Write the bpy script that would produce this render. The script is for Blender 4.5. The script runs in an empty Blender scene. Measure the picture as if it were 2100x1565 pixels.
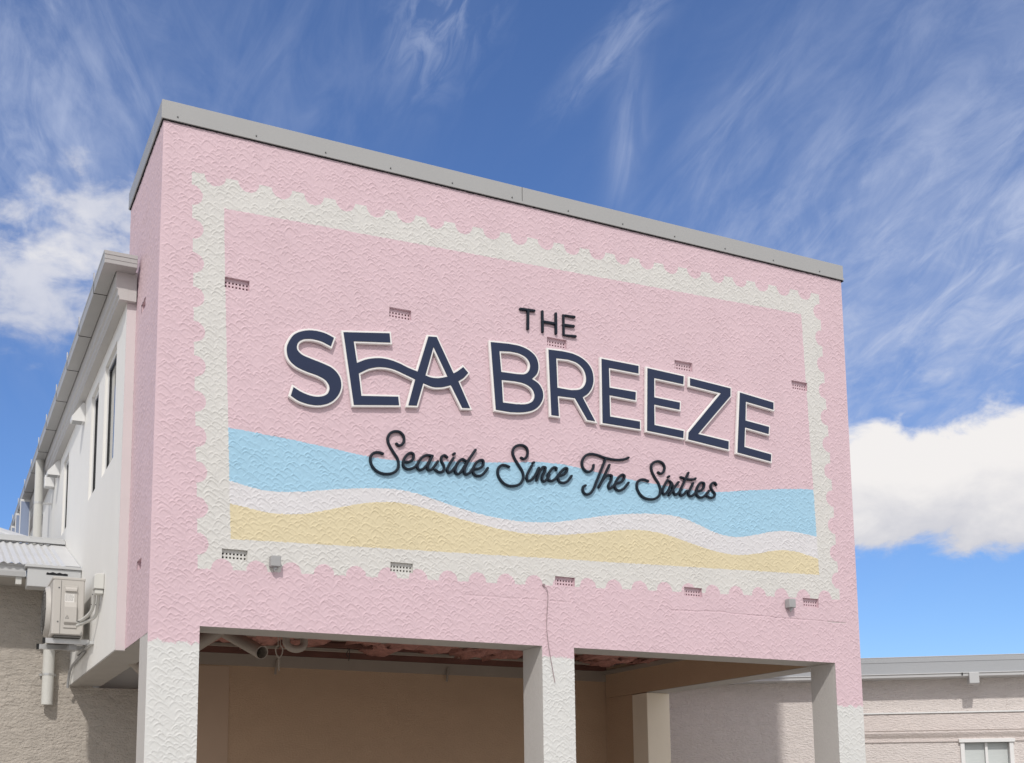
import bpy, bmesh, math, random
import numpy as np
from mathutils import Vector, Matrix
from mathutils.geometry import tessellate_polygon

random.seed(7)
rng = np.random.default_rng(11)
scene = bpy.context.scene
col = scene.collection

# ------------------------------------------------------------------ camera
cam_data = bpy.data.cameras.new('camera')
cam = bpy.data.objects.new('camera', cam_data)
col.objects.link(cam)
cam_data.sensor_fit = 'HORIZONTAL'
cam_data.sensor_width = 36.0
cam_data.lens = 41.065
cam_data.shift_x = 0.03871
cam_data.shift_y = 0.25623
cam_data.clip_start = 0.05
cam_data.clip_end = 2000.0
RIGHT = Vector((0.903916, -0.427656, -0.006766))
UP = Vector((-0.051650, -0.124845, 0.990831))
FWD = Vector((0.424580, 0.895279, 0.134938))
M = Matrix.Identity(4)
for i in range(3):
    M[i][0], M[i][1], M[i][2] = RIGHT[i], UP[i], -FWD[i]
M[0][3], M[1][3], M[2][3] = -1.727, -10.116, 1.6
cam.matrix_world = M
scene.camera = cam

# ------------------------------------------------------------------ exposure
scene.view_settings.view_transform = 'Standard'
scene.view_settings.look = 'None'
scene.view_settings.gamma = 1.0
scene.view_settings.use_curve_mapping = False
scene.view_settings.exposure = 0.0
try:
    scene.cycles.max_bounces = 8
    scene.cycles.use_denoising = True
except Exception:
    pass

# ------------------------------------------------------------------ sun and sky
SUN_EL = math.radians(43)
SX, SY = -0.49, -0.872
sun_dir = Vector((SX * math.cos(SUN_EL), SY * math.cos(SUN_EL), math.sin(SUN_EL))).normalized()
sun_data = bpy.data.lights.new('sun', 'SUN')
sun_data.energy = 2.3
sun_data.angle = math.radians(1.6)
sun_data.color = (1.0, 0.955, 0.90)
sun = bpy.data.objects.new('sun', sun_data)
sun.rotation_euler = sun_dir.to_track_quat('Z', 'Y').to_euler()
sun.location = (-20, -40, 40)
col.objects.link(sun)

world = bpy.data.worlds.new('World')
scene.world = world
world.use_nodes = True
wn, wl = world.node_tree.nodes, world.node_tree.links
wn.clear()


def W(t, **kw):
    n = wn.new(t)
    for k, v in kw.items():
        setattr(n, k, v)
    return n


def wmath(op, a, b=None, c=None, clamp=False):
    n = W('ShaderNodeMath', operation=op, use_clamp=clamp)
    for i, v in enumerate((a, b, c)):
        if v is None:
            continue
        if isinstance(v, (int, float)):
            n.inputs[i].default_value = v
        else:
            wl.new(v, n.inputs[i])
    return n.outputs[0]


def wsmooth(v, lo, hi, a=0.0, b=1.0):
    n = W('ShaderNodeMapRange', interpolation_type='SMOOTHSTEP')
    wl.new(v, n.inputs['Value'])
    n.inputs['From Min'].default_value = lo
    n.inputs['From Max'].default_value = hi
    n.inputs['To Min'].default_value = a
    n.inputs['To Max'].default_value = b
    return n.outputs['Result']


def wdot(vec, d):
    n = W('ShaderNodeVectorMath', operation='DOT_PRODUCT')
    wl.new(vec, n.inputs[0])
    n.inputs[1].default_value = d
    return n.outputs['Value']


def wnoise(vec, scale, detail=6.0, rough=0.55, dist=0.0, lac=2.0):
    n = W('ShaderNodeTexNoise')
    wl.new(vec, n.inputs['Vector'])
    n.inputs['Scale'].default_value = scale
    n.inputs['Detail'].default_value = detail
    n.inputs['Roughness'].default_value = rough
    n.inputs['Distortion'].default_value = dist
    n.inputs['Lacunarity'].default_value = lac
    return n.outputs[0]


def wmix(fac, a, b):
    n = W('ShaderNodeMix', data_type='RGBA')
    if isinstance(fac, (int, float)):
        n.inputs['Factor'].default_value = fac
    else:
        wl.new(fac, n.inputs['Factor'])
    for s, v in (('A', a), ('B', b)):
        sock = [i for i in n.inputs if i.name == s and i.type == 'RGBA'][0]
        if isinstance(v, tuple):
            sock.default_value = v
        else:
            wl.new(v, sock)
    return [o for o in n.outputs if o.type == 'RGBA'][0]


def pix_dir(px, py):
    """sky direction of a point of the view (angles only)"""
    v = RIGHT * ((px - 968.7) / 2395.5) - UP * ((py - 1320.6) / 2395.5) + FWD
    return v.normalized()


tc = W('ShaderNodeTexCoord')
DIR = tc.outputs['Generated']
sep = W('ShaderNodeSeparateXYZ')
wl.new(DIR, sep.inputs[0])
zc = wmath('MAXIMUM', sep.outputs['Z'], 0.03)
ca, sa = math.cos(math.radians(20)), math.sin(math.radians(20))
px_ = wmath('DIVIDE', wmath('SUBTRACT', wmath('MULTIPLY', sep.outputs['X'], ca), wmath('MULTIPLY', sep.outputs['Y'], sa)), zc)
py_ = wmath('DIVIDE', wmath('ADD', wmath('MULTIPLY', sep.outputs['X'], sa), wmath('MULTIPLY', sep.outputs['Y'], ca)), zc)


def plane_vec(sx, sy, ox=0.0):
    n = W('ShaderNodeCombineXYZ')
    wl.new(wmath('MULTIPLY', px_, sx), n.inputs[0])
    wl.new(wmath('MULTIPLY', py_, sy), n.inputs[1])
    n.inputs[2].default_value = ox
    return n.outputs[0]


sky = W('ShaderNodeTexSky', sky_type='NISHITA')
sky.sun_disc = False
sky.sun_elevation = SUN_EL
sky.sun_rotation = math.atan2(SX, SY)
sky.altitude = 0.0
sky.air_density = 1.0
sky.dust_density = 0.4
sky.ozone_density = 2.2
hsv = W('ShaderNodeHueSaturation')
hsv.inputs['Saturation'].default_value = 1.12
hsv.inputs['Value'].default_value = 1.0
wl.new(sky.outputs[0], hsv.inputs['Color'])
tint = W('ShaderNodeMix', data_type='RGBA', blend_type='MULTIPLY')
tint.inputs['Factor'].default_value = 1.0
wl.new(hsv.outputs[0], [i for i in tint.inputs if i.name == 'A' and i.type == 'RGBA'][0])
[i for i in tint.inputs if i.name == 'B' and i.type == 'RGBA'][0].default_value = (0.82, 1.01, 1.35, 1.0)
sky_col = [o for o in tint.outputs if o.type == 'RGBA'][0]


def spot(px, py, r_deg, gain=1.0):
    d = pix_dir(px, py)
    return wsmooth(wdot(DIR, d), math.cos(math.radians(r_deg)), 1.0, 0.0, gain)


def local(px, py):
    c = pix_dir(px, py)
    r = c.cross(Vector((0, 0, 1))).normalized()
    u = r.cross(c).normalized()
    dc = wmath('MAXIMUM', wdot(DIR, c), 0.05)
    front = wsmooth(wdot(DIR, c), 0.55, 0.75)
    return wmath('DIVIDE', wdot(DIR, r), dc), wmath('DIVIDE', wdot(DIR, u), dc), front


def wisp(px, py, ang, length, width, gain, ns, stretch, seed, lo=0.40, hi=0.74, base=0.0, detail=7.0, rough=0.58):
    """a field of thin cloud combed in one direction"""
    a, b, front = local(px, py)
    ca_, sa_ = math.cos(math.radians(ang)), math.sin(math.radians(ang))
    al = wmath('ADD', wmath('MULTIPLY', a, ca_), wmath('MULTIPLY', b, sa_))
    ac = wmath('SUBTRACT', wmath('MULTIPLY', b, ca_), wmath('MULTIPLY', a, sa_))
    e = wmath('ADD', wmath('POWER', wmath('ABSOLUTE', wmath('DIVIDE', al, length / 2395.0)), 2.0),
              wmath('POWER', wmath('ABSOLUTE', wmath('DIVIDE', ac, width / 2395.0)), 2.0))
    m = wmath('MULTIPLY', wmath('POWER', 2.718, wmath('MULTIPLY', e, -1.0)), front)
    v = W('ShaderNodeCombineXYZ')
    wl.new(wmath('MULTIPLY', ac, ns), v.inputs[0])
    wl.new(wmath('MULTIPLY', al, ns / stretch), v.inputs[1])
    v.inputs[2].default_value = seed
    n = wsmooth(wnoise(v.outputs[0], 1.0, detail, rough, 0.9), lo, hi, base, 1.0)
    return wmath('MULTIPLY', wmath('MULTIPLY', m, n), gain)


cir = None
for q in ((2060, 330, 38, 540, 380, 0.60, 19, 2.5, 1.7, 0.30, 0.74, 0.25, 9.0, 0.64),
          (1960, 600, 28, 520, 230, 0.46, 40, 2.2, 4.4, 0.36, 0.74, 0.10, 9.0, 0.64),
          (1560, 560, 40, 330, 150, 0.36, 40, 2.8, 8.2, 0.40, 0.76, 0.05, 9.0, 0.64),
          (1500, 330, 48, 260, 90, 0.34, 30, 4.5, 2.9, 0.42, 0.76, 0.05),
          (2010, 740, 16, 300, 90, 0.42, 44, 2.6, 6.3, 0.40, 0.72, 0.05),
          (1262, 92, 40, 130, 32, 0.40, 60, 3.0, 3.3, 0.36, 0.70, 0.15),
          (1288, 285, 82, 120, 34, 0.36, 36, 4.0, 9.1, 0.36, 0.70, 0.25),
          (905, 40, 58, 120, 75, 0.42, 60, 2.6, 5.2, 0.38, 0.70, 0.08),
          (560, 150, 70, 260, 220, 0.20, 22, 3.5, 7.1, 0.36, 0.74, 0.10),
          (110, 200, 118, 430, 260, 0.46, 24, 2.4, 2.2, 0.32, 0.76, 0.18, 9.0, 0.64),
          (40, 330, 100, 230, 160, 0.40, 40, 2.2, 6.6, 0.38, 0.72, 0.10)):
    x_ = wisp(*q)
    cir = x_ if cir is None else wmath('ADD', cir, x_)
# denser, whiter broken cloud added outside the view to raise the fill light
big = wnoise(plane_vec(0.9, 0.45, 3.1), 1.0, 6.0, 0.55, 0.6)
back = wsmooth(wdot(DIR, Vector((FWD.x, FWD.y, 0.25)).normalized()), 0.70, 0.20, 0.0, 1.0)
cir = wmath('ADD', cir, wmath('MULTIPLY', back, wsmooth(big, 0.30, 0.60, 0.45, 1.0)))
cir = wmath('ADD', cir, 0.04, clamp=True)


def heap(px, py, ra, rb, scale, seed, lo=-0.02, hi=0.22, amp=1.0):
    c = pix_dir(px, py)
    r = c.cross(Vector((0, 0, 1))).normalized()
    u = r.cross(c).normalized()
    dc = wmath('MAXIMUM', wdot(DIR, c), 0.02)
    a = wmath('DIVIDE', wdot(DIR, r), dc)
    b = wmath('DIVIDE', wdot(DIR, u), dc)
    e = wmath('SQRT', wmath('ADD', wmath('POWER', wmath('ABSOLUTE', wmath('DIVIDE', a, ra)), 2.0), wmath('POWER', wmath('ABSOLUTE', wmath('DIVIDE', b, rb)), 2.0)))
    m = wmath('SUBTRACT', 1.0, e)
    mp = W('ShaderNodeMapping')
    wl.new(DIR, mp.inputs[0])
    mp.inputs['Location'].default_value = (seed, seed * 2.1, seed * 0.7)
    mp.inputs['Scale'].default_value = (1, 1, 1.7)
    n = wnoise(mp.outputs[0], scale, 9.0, 0.58, 0.25)
    f = wmath('ADD', m, wmath('MULTIPLY', wmath('SUBTRACT', n, 0.5), amp * 2.0))
    front = wsmooth(wdot(DIR, c), 0.75, 0.85)
    dens = wmath('MULTIPLY', wsmooth(f, lo, hi), front)
    shade = wsmooth(wmath('ADD', wmath('DIVIDE', b, rb), wmath('MULTIPLY', wmath('SUBTRACT', n, 0.5), 2.2)), -1.0, 0.35)
    return dens, shade


# white heaped clouds low over the roofs
h1, s1 = heap(2010, 990, 0.185, 0.056, 15.0, 2.3, -0.08, 0.24, 0.75)
h2, s2 = heap(40, 595, 0.125, 0.052, 24.0, 5.9, -0.10, 0.85, 1.25)
h3, s3 = heap(190, 470, 0.075, 0.045, 30.0, 1.2, -0.05, 0.9, 1.3)

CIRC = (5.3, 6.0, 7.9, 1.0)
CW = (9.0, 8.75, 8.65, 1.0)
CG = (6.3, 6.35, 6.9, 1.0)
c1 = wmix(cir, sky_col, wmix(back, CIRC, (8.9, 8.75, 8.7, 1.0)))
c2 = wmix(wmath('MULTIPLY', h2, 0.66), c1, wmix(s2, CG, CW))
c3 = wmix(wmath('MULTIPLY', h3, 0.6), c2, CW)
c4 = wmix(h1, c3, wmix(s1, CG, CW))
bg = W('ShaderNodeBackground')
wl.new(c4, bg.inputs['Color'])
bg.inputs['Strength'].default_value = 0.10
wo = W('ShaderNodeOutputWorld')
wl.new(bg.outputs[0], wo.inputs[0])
try:
    world.cycles.sampling_method = 'MANUAL'
    world.cycles.sample_map_resolution = 512
except Exception:
    pass


# ------------------------------------------------------------------ materials
def material(name, color, rough=0.6, vary=0.06, vscale=3.0, bump=0.0, bscale=60.0, bdist=0.01, stretch=(1, 1, 1), metallic=0.0,
             dirt=0.0, spec=0.3, bump2=0.0, bscale2=8.0):
    m = bpy.data.materials.new(name)
    m.use_nodes = True
    nt = m.node_tree
    b = nt.nodes['Principled BSDF']
    b.inputs['Roughness'].default_value = rough
    b.inputs['Metallic'].default_value = metallic
    b.inputs['Specular IOR Level'].default_value = spec
    tcn = nt.nodes.new('ShaderNodeTexCoord')
    mp = nt.nodes.new('ShaderNodeMapping')
    nt.links.new(tcn.outputs['Object'], mp.inputs[0])
    mp.inputs['Scale'].default_value = stretch
    n1 = nt.nodes.new('ShaderNodeTexNoise')
    n1.inputs['Scale'].default_value = vscale
    n1.inputs['Detail'].default_value = 7
    n1.inputs['Roughness'].default_value = 0.65
    nt.links.new(mp.outputs[0], n1.inputs['Vector'])
    ramp = nt.nodes.new('ShaderNodeValToRGB')
    e = ramp.color_ramp.elements
    e[0].position, e[1].position = 0.3, 0.7
    e[0].color = tuple(c * (1 - vary) for c in color) + (1,)
    e[1].color = tuple(min(1, c * (1 + vary)) for c in color) + (1,)
    nt.links.new(n1.outputs[0], ramp.inputs[0])
    out = ramp.outputs[0]
    if dirt > 0:
        n2 = nt.nodes.new('ShaderNodeTexNoise')
        n2.inputs['Scale'].default_value = 1.1
        n2.inputs['Detail'].default_value = 9
        n2.inputs['Roughness'].default_value = 0.72
        mp2 = nt.nodes.new('ShaderNodeMapping')
        mp2.inputs['Scale'].default_value = (2.2, 2.2, 0.55)
        nt.links.new(tcn.outputs['Object'], mp2.inputs[0])
        nt.links.new(mp2.outputs[0], n2.inputs['Vector'])
        r2 = nt.nodes.new('ShaderNodeValToRGB')
        r2.color_ramp.elements[0].position, r2.color_ramp.elements[1].position = 0.45, 0.75
        r2.color_ramp.elements[0].color = (0, 0, 0, 1)
        r2.color_ramp.elements[1].color = (dirt, dirt, dirt, 1)
        nt.links.new(n2.outputs[0], r2.inputs[0])
        mx = nt.nodes.new('ShaderNodeMix')
        mx.data_type = 'RGBA'
        nt.links.new(r2.outputs[0], mx.inputs['Factor'])
        nt.links.new(out, [i for i in mx.inputs if i.name == 'A' and i.type == 'RGBA'][0])
        [i for i in mx.inputs if i.name == 'B' and i.type == 'RGBA'][0].default_value = tuple(c * 0.62 for c in color) + (1,)
        out = [o for o in mx.outputs if o.type == 'RGBA'][0]
    nt.links.new(out, b.inputs['Base Color'])
    if bump > 0:
        n3 = nt.nodes.new('ShaderNodeTexNoise')
        n3.inputs['Scale'].default_value = bscale
        n3.inputs['Detail'].default_value = 5
        n3.inputs['Roughness'].default_value = 0.6
        nt.links.new(mp.outputs[0], n3.inputs['Vector'])
        h = n3.outputs[0]
        if bump2 > 0:
            n4 = nt.nodes.new('ShaderNodeTexNoise')
            n4.inputs['Scale'].default_value = bscale2
            n4.inputs['Detail'].default_value = 4
            nt.links.new(mp.outputs[0], n4.inputs['Vector'])
            ma = nt.nodes.new('ShaderNodeMath')
            ma.operation = 'MULTIPLY_ADD'
            nt.links.new(n4.outputs[0], ma.inputs[0])
            ma.inputs[1].default_value = bump2
            nt.links.new(h, ma.inputs[2])
            h = ma.outputs[0]
        bp = nt.nodes.new('ShaderNodeBump')
        bp.inputs['Strength'].default_value = bump
        bp.inputs['Distance'].default_value = bdist
        nt.links.new(h, bp.inputs['Height'])
        nt.links.new(bp.outputs[0], b.inputs['Normal'])
    return m


PINK = material('pink_paint', (0.650, 0.487, 0.527), 0.62, 0.025, 2.0, dirt=0.10)
WHITE = material('white_mural_paint', (0.635, 0.622, 0.592), 0.6, 0.025, 2.0, dirt=0.08)
FOAM = material('foam_mural_paint', (0.66, 0.645, 0.655), 0.6, 0.025, 2.0)
SEA = material('blue_mural_paint', (0.352, 0.566, 0.712), 0.6, 0.025, 2.0)
SAND = material('sand_mural_paint', (0.665, 0.58, 0.385), 0.6, 0.03, 2.0)
SMOOTHPINK = material('pink_edge_paint', (0.61, 0.555, 0.555), 0.6, 0.02, 2.0)
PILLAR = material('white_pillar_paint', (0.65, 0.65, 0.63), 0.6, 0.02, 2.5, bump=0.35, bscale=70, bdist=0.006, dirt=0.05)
PILLARSHADE = material('shaded_pillar_side', (0.55, 0.53, 0.51), 0.6, 0.03, 2.5, bump=0.6, bscale=55, bdist=0.008, stretch=(1, 1, 0.4))  # darker copy of the pillar paint, with the shade of the sides put in
CREAM = material('cream_pillar_paint', (0.78, 0.69, 0.56), 0.6, 0.03, 2.0, bump=0.5, bscale=60, bdist=0.006, stretch=(1, 1, 0.35))
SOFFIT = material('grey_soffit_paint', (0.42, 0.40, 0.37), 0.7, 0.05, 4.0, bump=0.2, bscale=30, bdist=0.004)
TAUPE = material('taupe_stucco', (0.47, 0.325, 0.215), 0.75, 0.04, 2.0, bump=0.7, bscale=38, bdist=0.012, stretch=(1, 1, 1.6))
TRIM = material('taupe_trim', (0.33, 0.275, 0.225), 0.6, 0.05, 3.0)
TIMBER = material('red_brown_timber', (0.15, 0.065, 0.048), 0.75, 0.25, 6.0, bump=0.3, bscale=40, stretch=(0.3, 1, 1))
BATT = material('pink_insulation', (0.44, 0.215, 0.18), 0.95, 0.25, 9.0, bump=0.9, bscale=22, bdist=0.03)
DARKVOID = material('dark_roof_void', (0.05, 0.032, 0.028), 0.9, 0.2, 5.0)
FASCIA = material('grey_metal_capping', (0.375, 0.375, 0.37), 0.42, 0.02, 1.5, spec=0.45)
SCREW = material('screw_steel', (0.12, 0.12, 0.12), 0.4, 0.05, 30)
BLACKGAP = material('black_gap', (0.015, 0.015, 0.018), 0.8, 0.1, 10)
NAVY = material('navy_letter_face', (0.024, 0.034, 0.074), 0.42, 0.06, 5.0, spec=0.25)
NAVYDARK = material('dark_navy_metal', (0.011, 0.017, 0.027), 0.38, 0.08, 5.0, spec=0.22)
BACKING = material('white_letter_backing', (0.82, 0.80, 0.78), 0.45, 0.02, 4.0)
GREYPLASTIC = material('grey_plastic', (0.36, 0.36, 0.36), 0.5, 0.04, 6.0)
CABLEM = material('grey_cable', (0.33, 0.25, 0.26), 0.6, 0.1, 9)
WHITEWALL = material('white_render', (0.80, 0.788, 0.755), 0.65, 0.02, 1.2, bump=0.1, bscale=80, bdist=0.003, dirt=0.05)
EAVE = material('grey_white_eave_metal', (0.42, 0.415, 0.405), 0.45, 0.03, 2.0)
CORNICE = material('eave_board_paint', (0.50, 0.485, 0.47), 0.55, 0.03, 2.0, stretch=(1, .2, 3))
GUTTERM = material('pale_grey_gutter_metal', (0.50, 0.505, 0.505), 0.4, 0.02, 2.0, spec=0.45)
ROOFM = material('pale_corrugated_steel', (0.60, 0.60, 0.60), 0.42, 0.05, 2.5, spec=0.5, dirt=0.12)
ROUGH = material('roughcast_render', (0.50, 0.455, 0.40), 0.85, 0.10, 7.0, bump=1.0, bscale=26, bdist=0.03, stretch=(1, 1, 1.7), bump2=0.9, bscale2=9, dirt=0.25)
RIGHTWALL = material('beige_rough_render', (0.76, 0.70, 0.665), 0.8, 0.05, 5.0, bump=1.0, bscale=20, bdist=0.035, stretch=(1, 1, 3.0), dirt=0.08)
RIGHTBAND = material('beige_band_render', (0.70, 0.63, 0.595), 0.8, 0.06, 5.0, bump=0.8, bscale=20, bdist=0.03, stretch=(1, 1, 3.0))
ROOFEDGE = material('grey_eave_sheet', (0.37, 0.385, 0.40), 0.42, 0.02, 1.5, spec=0.45)
WINFRAME = material('white_window_frame', (0.74, 0.74, 0.73), 0.45, 0.02, 3.0)
BLIND = material('sheer_blind', (0.55, 0.585, 0.575), 0.6, 0.05, 6.0, stretch=(0.6, 0.6, 14))
DARKFRAME = material('black_window_frame', (0.02, 0.02, 0.022), 0.4, 0.05, 5.0)
ACM = material('beige_unit_casing', (0.50, 0.475, 0.44), 0.42, 0.02, 3.0)
ACD = material('dark_unit_recess', (0.10, 0.095, 0.09), 0.7, 0.1, 8.0)
ALU = material('aluminium_bracket', (0.58, 0.58, 0.57), 0.35, 0.12, 12.0, metallic=0.6)
BLACKPLASTIC = material('black_plastic', (0.018, 0.018, 0.018), 0.5, 0.1, 10)
PVC = material('white_pvc', (0.60, 0.595, 0.56), 0.4, 0.03, 4.0)
PVCDULL = material('dull_pvc_pipe', (0.36, 0.315, 0.27), 0.45, 0.05, 4.0)
LABELM = material('rating_label_paper', (0.72, 0.70, 0.67), 0.6, 0.03, 20.0)
INK = material('label_ink', (0.25, 0.24, 0.23), 0.7, 0.1, 20)
GROUNDM = material('pale_concrete', (0.42, 0.395, 0.36), 0.85, 0.12, 0.6, bump=0.4, bscale=30, bdist=0.01)


def glass(name, tint=(0.05, 0.055, 0.06), rough=0.04):
    m = bpy.data.materials.new(name)
    m.use_nodes = True
    nt = m.node_tree
    b = nt.nodes['Principled BSDF']
    n = nt.nodes.new('ShaderNodeTexNoise')
    n.inputs['Scale'].default_value = 1.5
    r = nt.nodes.new('ShaderNodeValToRGB')
    r.color_ramp.elements[0].color = tuple(c * .8 for c in tint) + (1,)
    r.color_ramp.elements[1].color = tuple(c * 1.2 for c in tint) + (1,)
    nt.links.new(n.outputs[0], r.inputs[0])
    nt.links.new(r.outputs[0], b.inputs['Base Color'])
    b.inputs['Roughness'].default_value = rough
    b.inputs['Specular IOR Level'].default_value = 0.8
    return m


GLASS = glass('window_glass', (0.10, 0.105, 0.11))
GLASSREFLECT = glass('blue_reflection_glass', (0.30, 0.36, 0.50), 0.08)  # bluish reflection put into the pane colour


# ------------------------------------------------------------------ mesh helpers
class MB:
    """collects simple solids; build() links them as one mesh object"""

    def __init__(self):
        self.v, self.f = [], []

    def add(self, verts, faces):
        o = len(self.v)
        self.v += [tuple(p) for p in verts]
        self.f += [tuple(i + o for i in f) for f in faces]
        return self

    def box(self, x0, x1, y0, y1, z0, z1):
        v = [(x0, y0, z0), (x1, y0, z0), (x1, y1, z0), (x0, y1, z0), (x0, y0, z1), (x1, y0, z1), (x1, y1, z1), (x0, y1, z1)]
        return self.add(v, [(0, 3, 2, 1), (4, 5, 6, 7), (0, 1, 5, 4), (1, 2, 6, 5), (2, 3, 7, 6), (3, 0, 4, 7)])

    def prism(self, prof, a, b, axis):
        """closed profile of 2-D points swept from a to b along axis 'x' (profile y,z), 'y' (profile x,z) or 'z' (profile x,y)"""
        n = len(prof)
        mk = {'x': lambda t, p: (t, p[0], p[1]), 'y': lambda t, p: (p[0], t, p[1]), 'z': lambda t, p: (p[0], p[1], t)}[axis]
        v = [mk(a, p) for p in prof] + [mk(b, p) for p in prof]
        f = [(i, (i + 1) % n, n + (i + 1) % n, n + i) for i in range(n)]
        f += [tuple(range(n))[::-1], tuple(range(n, 2 * n))]
        return self.add(v, f)

    def tube(self, pts, r, n=12, caps=True, r2=None):
        pts = [Vector(p) for p in pts]
        rings = []
        side = None
        for i, p in enumerate(pts):
            t = (pts[min(i + 1, len(pts) - 1)] - pts[max(i - 1, 0)]).normalized()
            if side is None:
                side = t.cross(Vector((0, 0, 1)))
                if side.length < 0.1:
                    side = t.cross(Vector((1, 0, 0)))
                side.normalize()
            side = (side - t * side.dot(t)).normalized()
            up = t.cross(side)
            rr = r if r2 is None else r + (r2 - r) * i / (len(pts) - 1)
            rings.append([p + (side * math.cos(2 * math.pi * k / n) + up * math.sin(2 * math.pi * k / n)) * rr for k in range(n)])
        v = [q for ring in rings for q in ring]
        f = []
        for i in range(len(rings) - 1):
            for k in range(n):
                f.append((i * n + k, i * n + (k + 1) % n, (i + 1) * n + (k + 1) % n, (i + 1) * n + k))
        if caps:
            f.append(tuple(range(n))[::-1])
            f.append(tuple((len(rings) - 1) * n + k for k in range(n)))
        return self.add(v, f)

    def build(self, name, mat, parent=None, smooth=False, bevel=0.0):
        me = bpy.data.meshes.new(name)
        me.from_pydata(self.v, [], self.f)
        bm = bmesh.new()
        bm.from_mesh(me)
        bmesh.ops.recalc_face_normals(bm, faces=bm.faces)
        if bevel > 0:
            es = [e for e in bm.edges if len(e.link_faces) == 2 and e.calc_face_angle(0) > 0.6]
            bmesh.ops.bevel(bm, geom=es, offset=bevel, segments=1, affect='EDGES', profile=0.5, clamp_overlap=True)
        if smooth:
            for fc in bm.faces:
                fc.smooth = True
            for e in bm.edges:
                if len(e.link_faces) == 2 and e.calc_face_angle(0) > 0.7:
                    e.smooth = False
        bm.to_mesh(me)
        bm.free()
        me.materials.append(mat)
        o = bpy.data.objects.new(name, me)
        col.objects.link(o)
        if parent is not None:
            o.parent = parent
        return o


def thing(name, label, cat, group=None):
    o = bpy.data.objects.new(name, None)
    o.empty_display_size = 0.2
    col.objects.link(o)
    o['label'] = label
    o['category'] = cat
    if group:
        o['group'] = group
    return o


def tag(o, label, cat, group=None):
    o['label'] = label
    o['category'] = cat
    if group:
        o['group'] = group
    return o


def mesh_arrays(name, verts, quads, mat, parent=None, smooth=True):
    me = bpy.data.meshes.new(name)
    me.vertices.add(len(verts))
    me.vertices.foreach_set('co', np.ascontiguousarray(verts, dtype=np.float32).ravel())
    nq = len(quads)
    me.loops.add(nq * 4)
    me.loops.foreach_set('vertex_index', np.ascontiguousarray(quads, dtype=np.int32).ravel())
    me.polygons.add(nq)
    me.polygons.foreach_set('loop_start', np.arange(0, nq * 4, 4, dtype=np.int32))
    try:
        me.polygons.foreach_set('loop_total', np.full(nq, 4, dtype=np.int32))
    except Exception:
        pass
    me.update(calc_edges=True)
    me.polygons.foreach_set('use_smooth', np.full(nq, smooth, dtype=bool))
    me.materials.append(mat)
    o = bpy.data.objects.new(name, me)
    col.objects.link(o)
    if parent is not None:
        o.parent = parent
    return o


def catmull(vals, xs, x):
    """smooth curve through evenly spaced values"""
    xs0, dx = xs[0], xs[1] - xs[0]
    t = np.clip((x - xs0) / dx, 0, len(vals) - 1.001)
    i = t.astype(int)
    f = t - i
    v = np.asarray(vals)
    g = lambda k: v[np.clip(k, 0, len(v) - 1)]
    p0, p1, p2, p3 = g(i - 1), g(i), g(i + 1), g(i + 2)
    return 0.5 * ((2 * p1) + (-p0 + p2) * f + (2 * p0 - 5 * p1 + 4 * p2 - p3) * f ** 2 + (-p0 + 3 * p1 - 3 * p2 + p3) * f ** 3)


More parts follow.
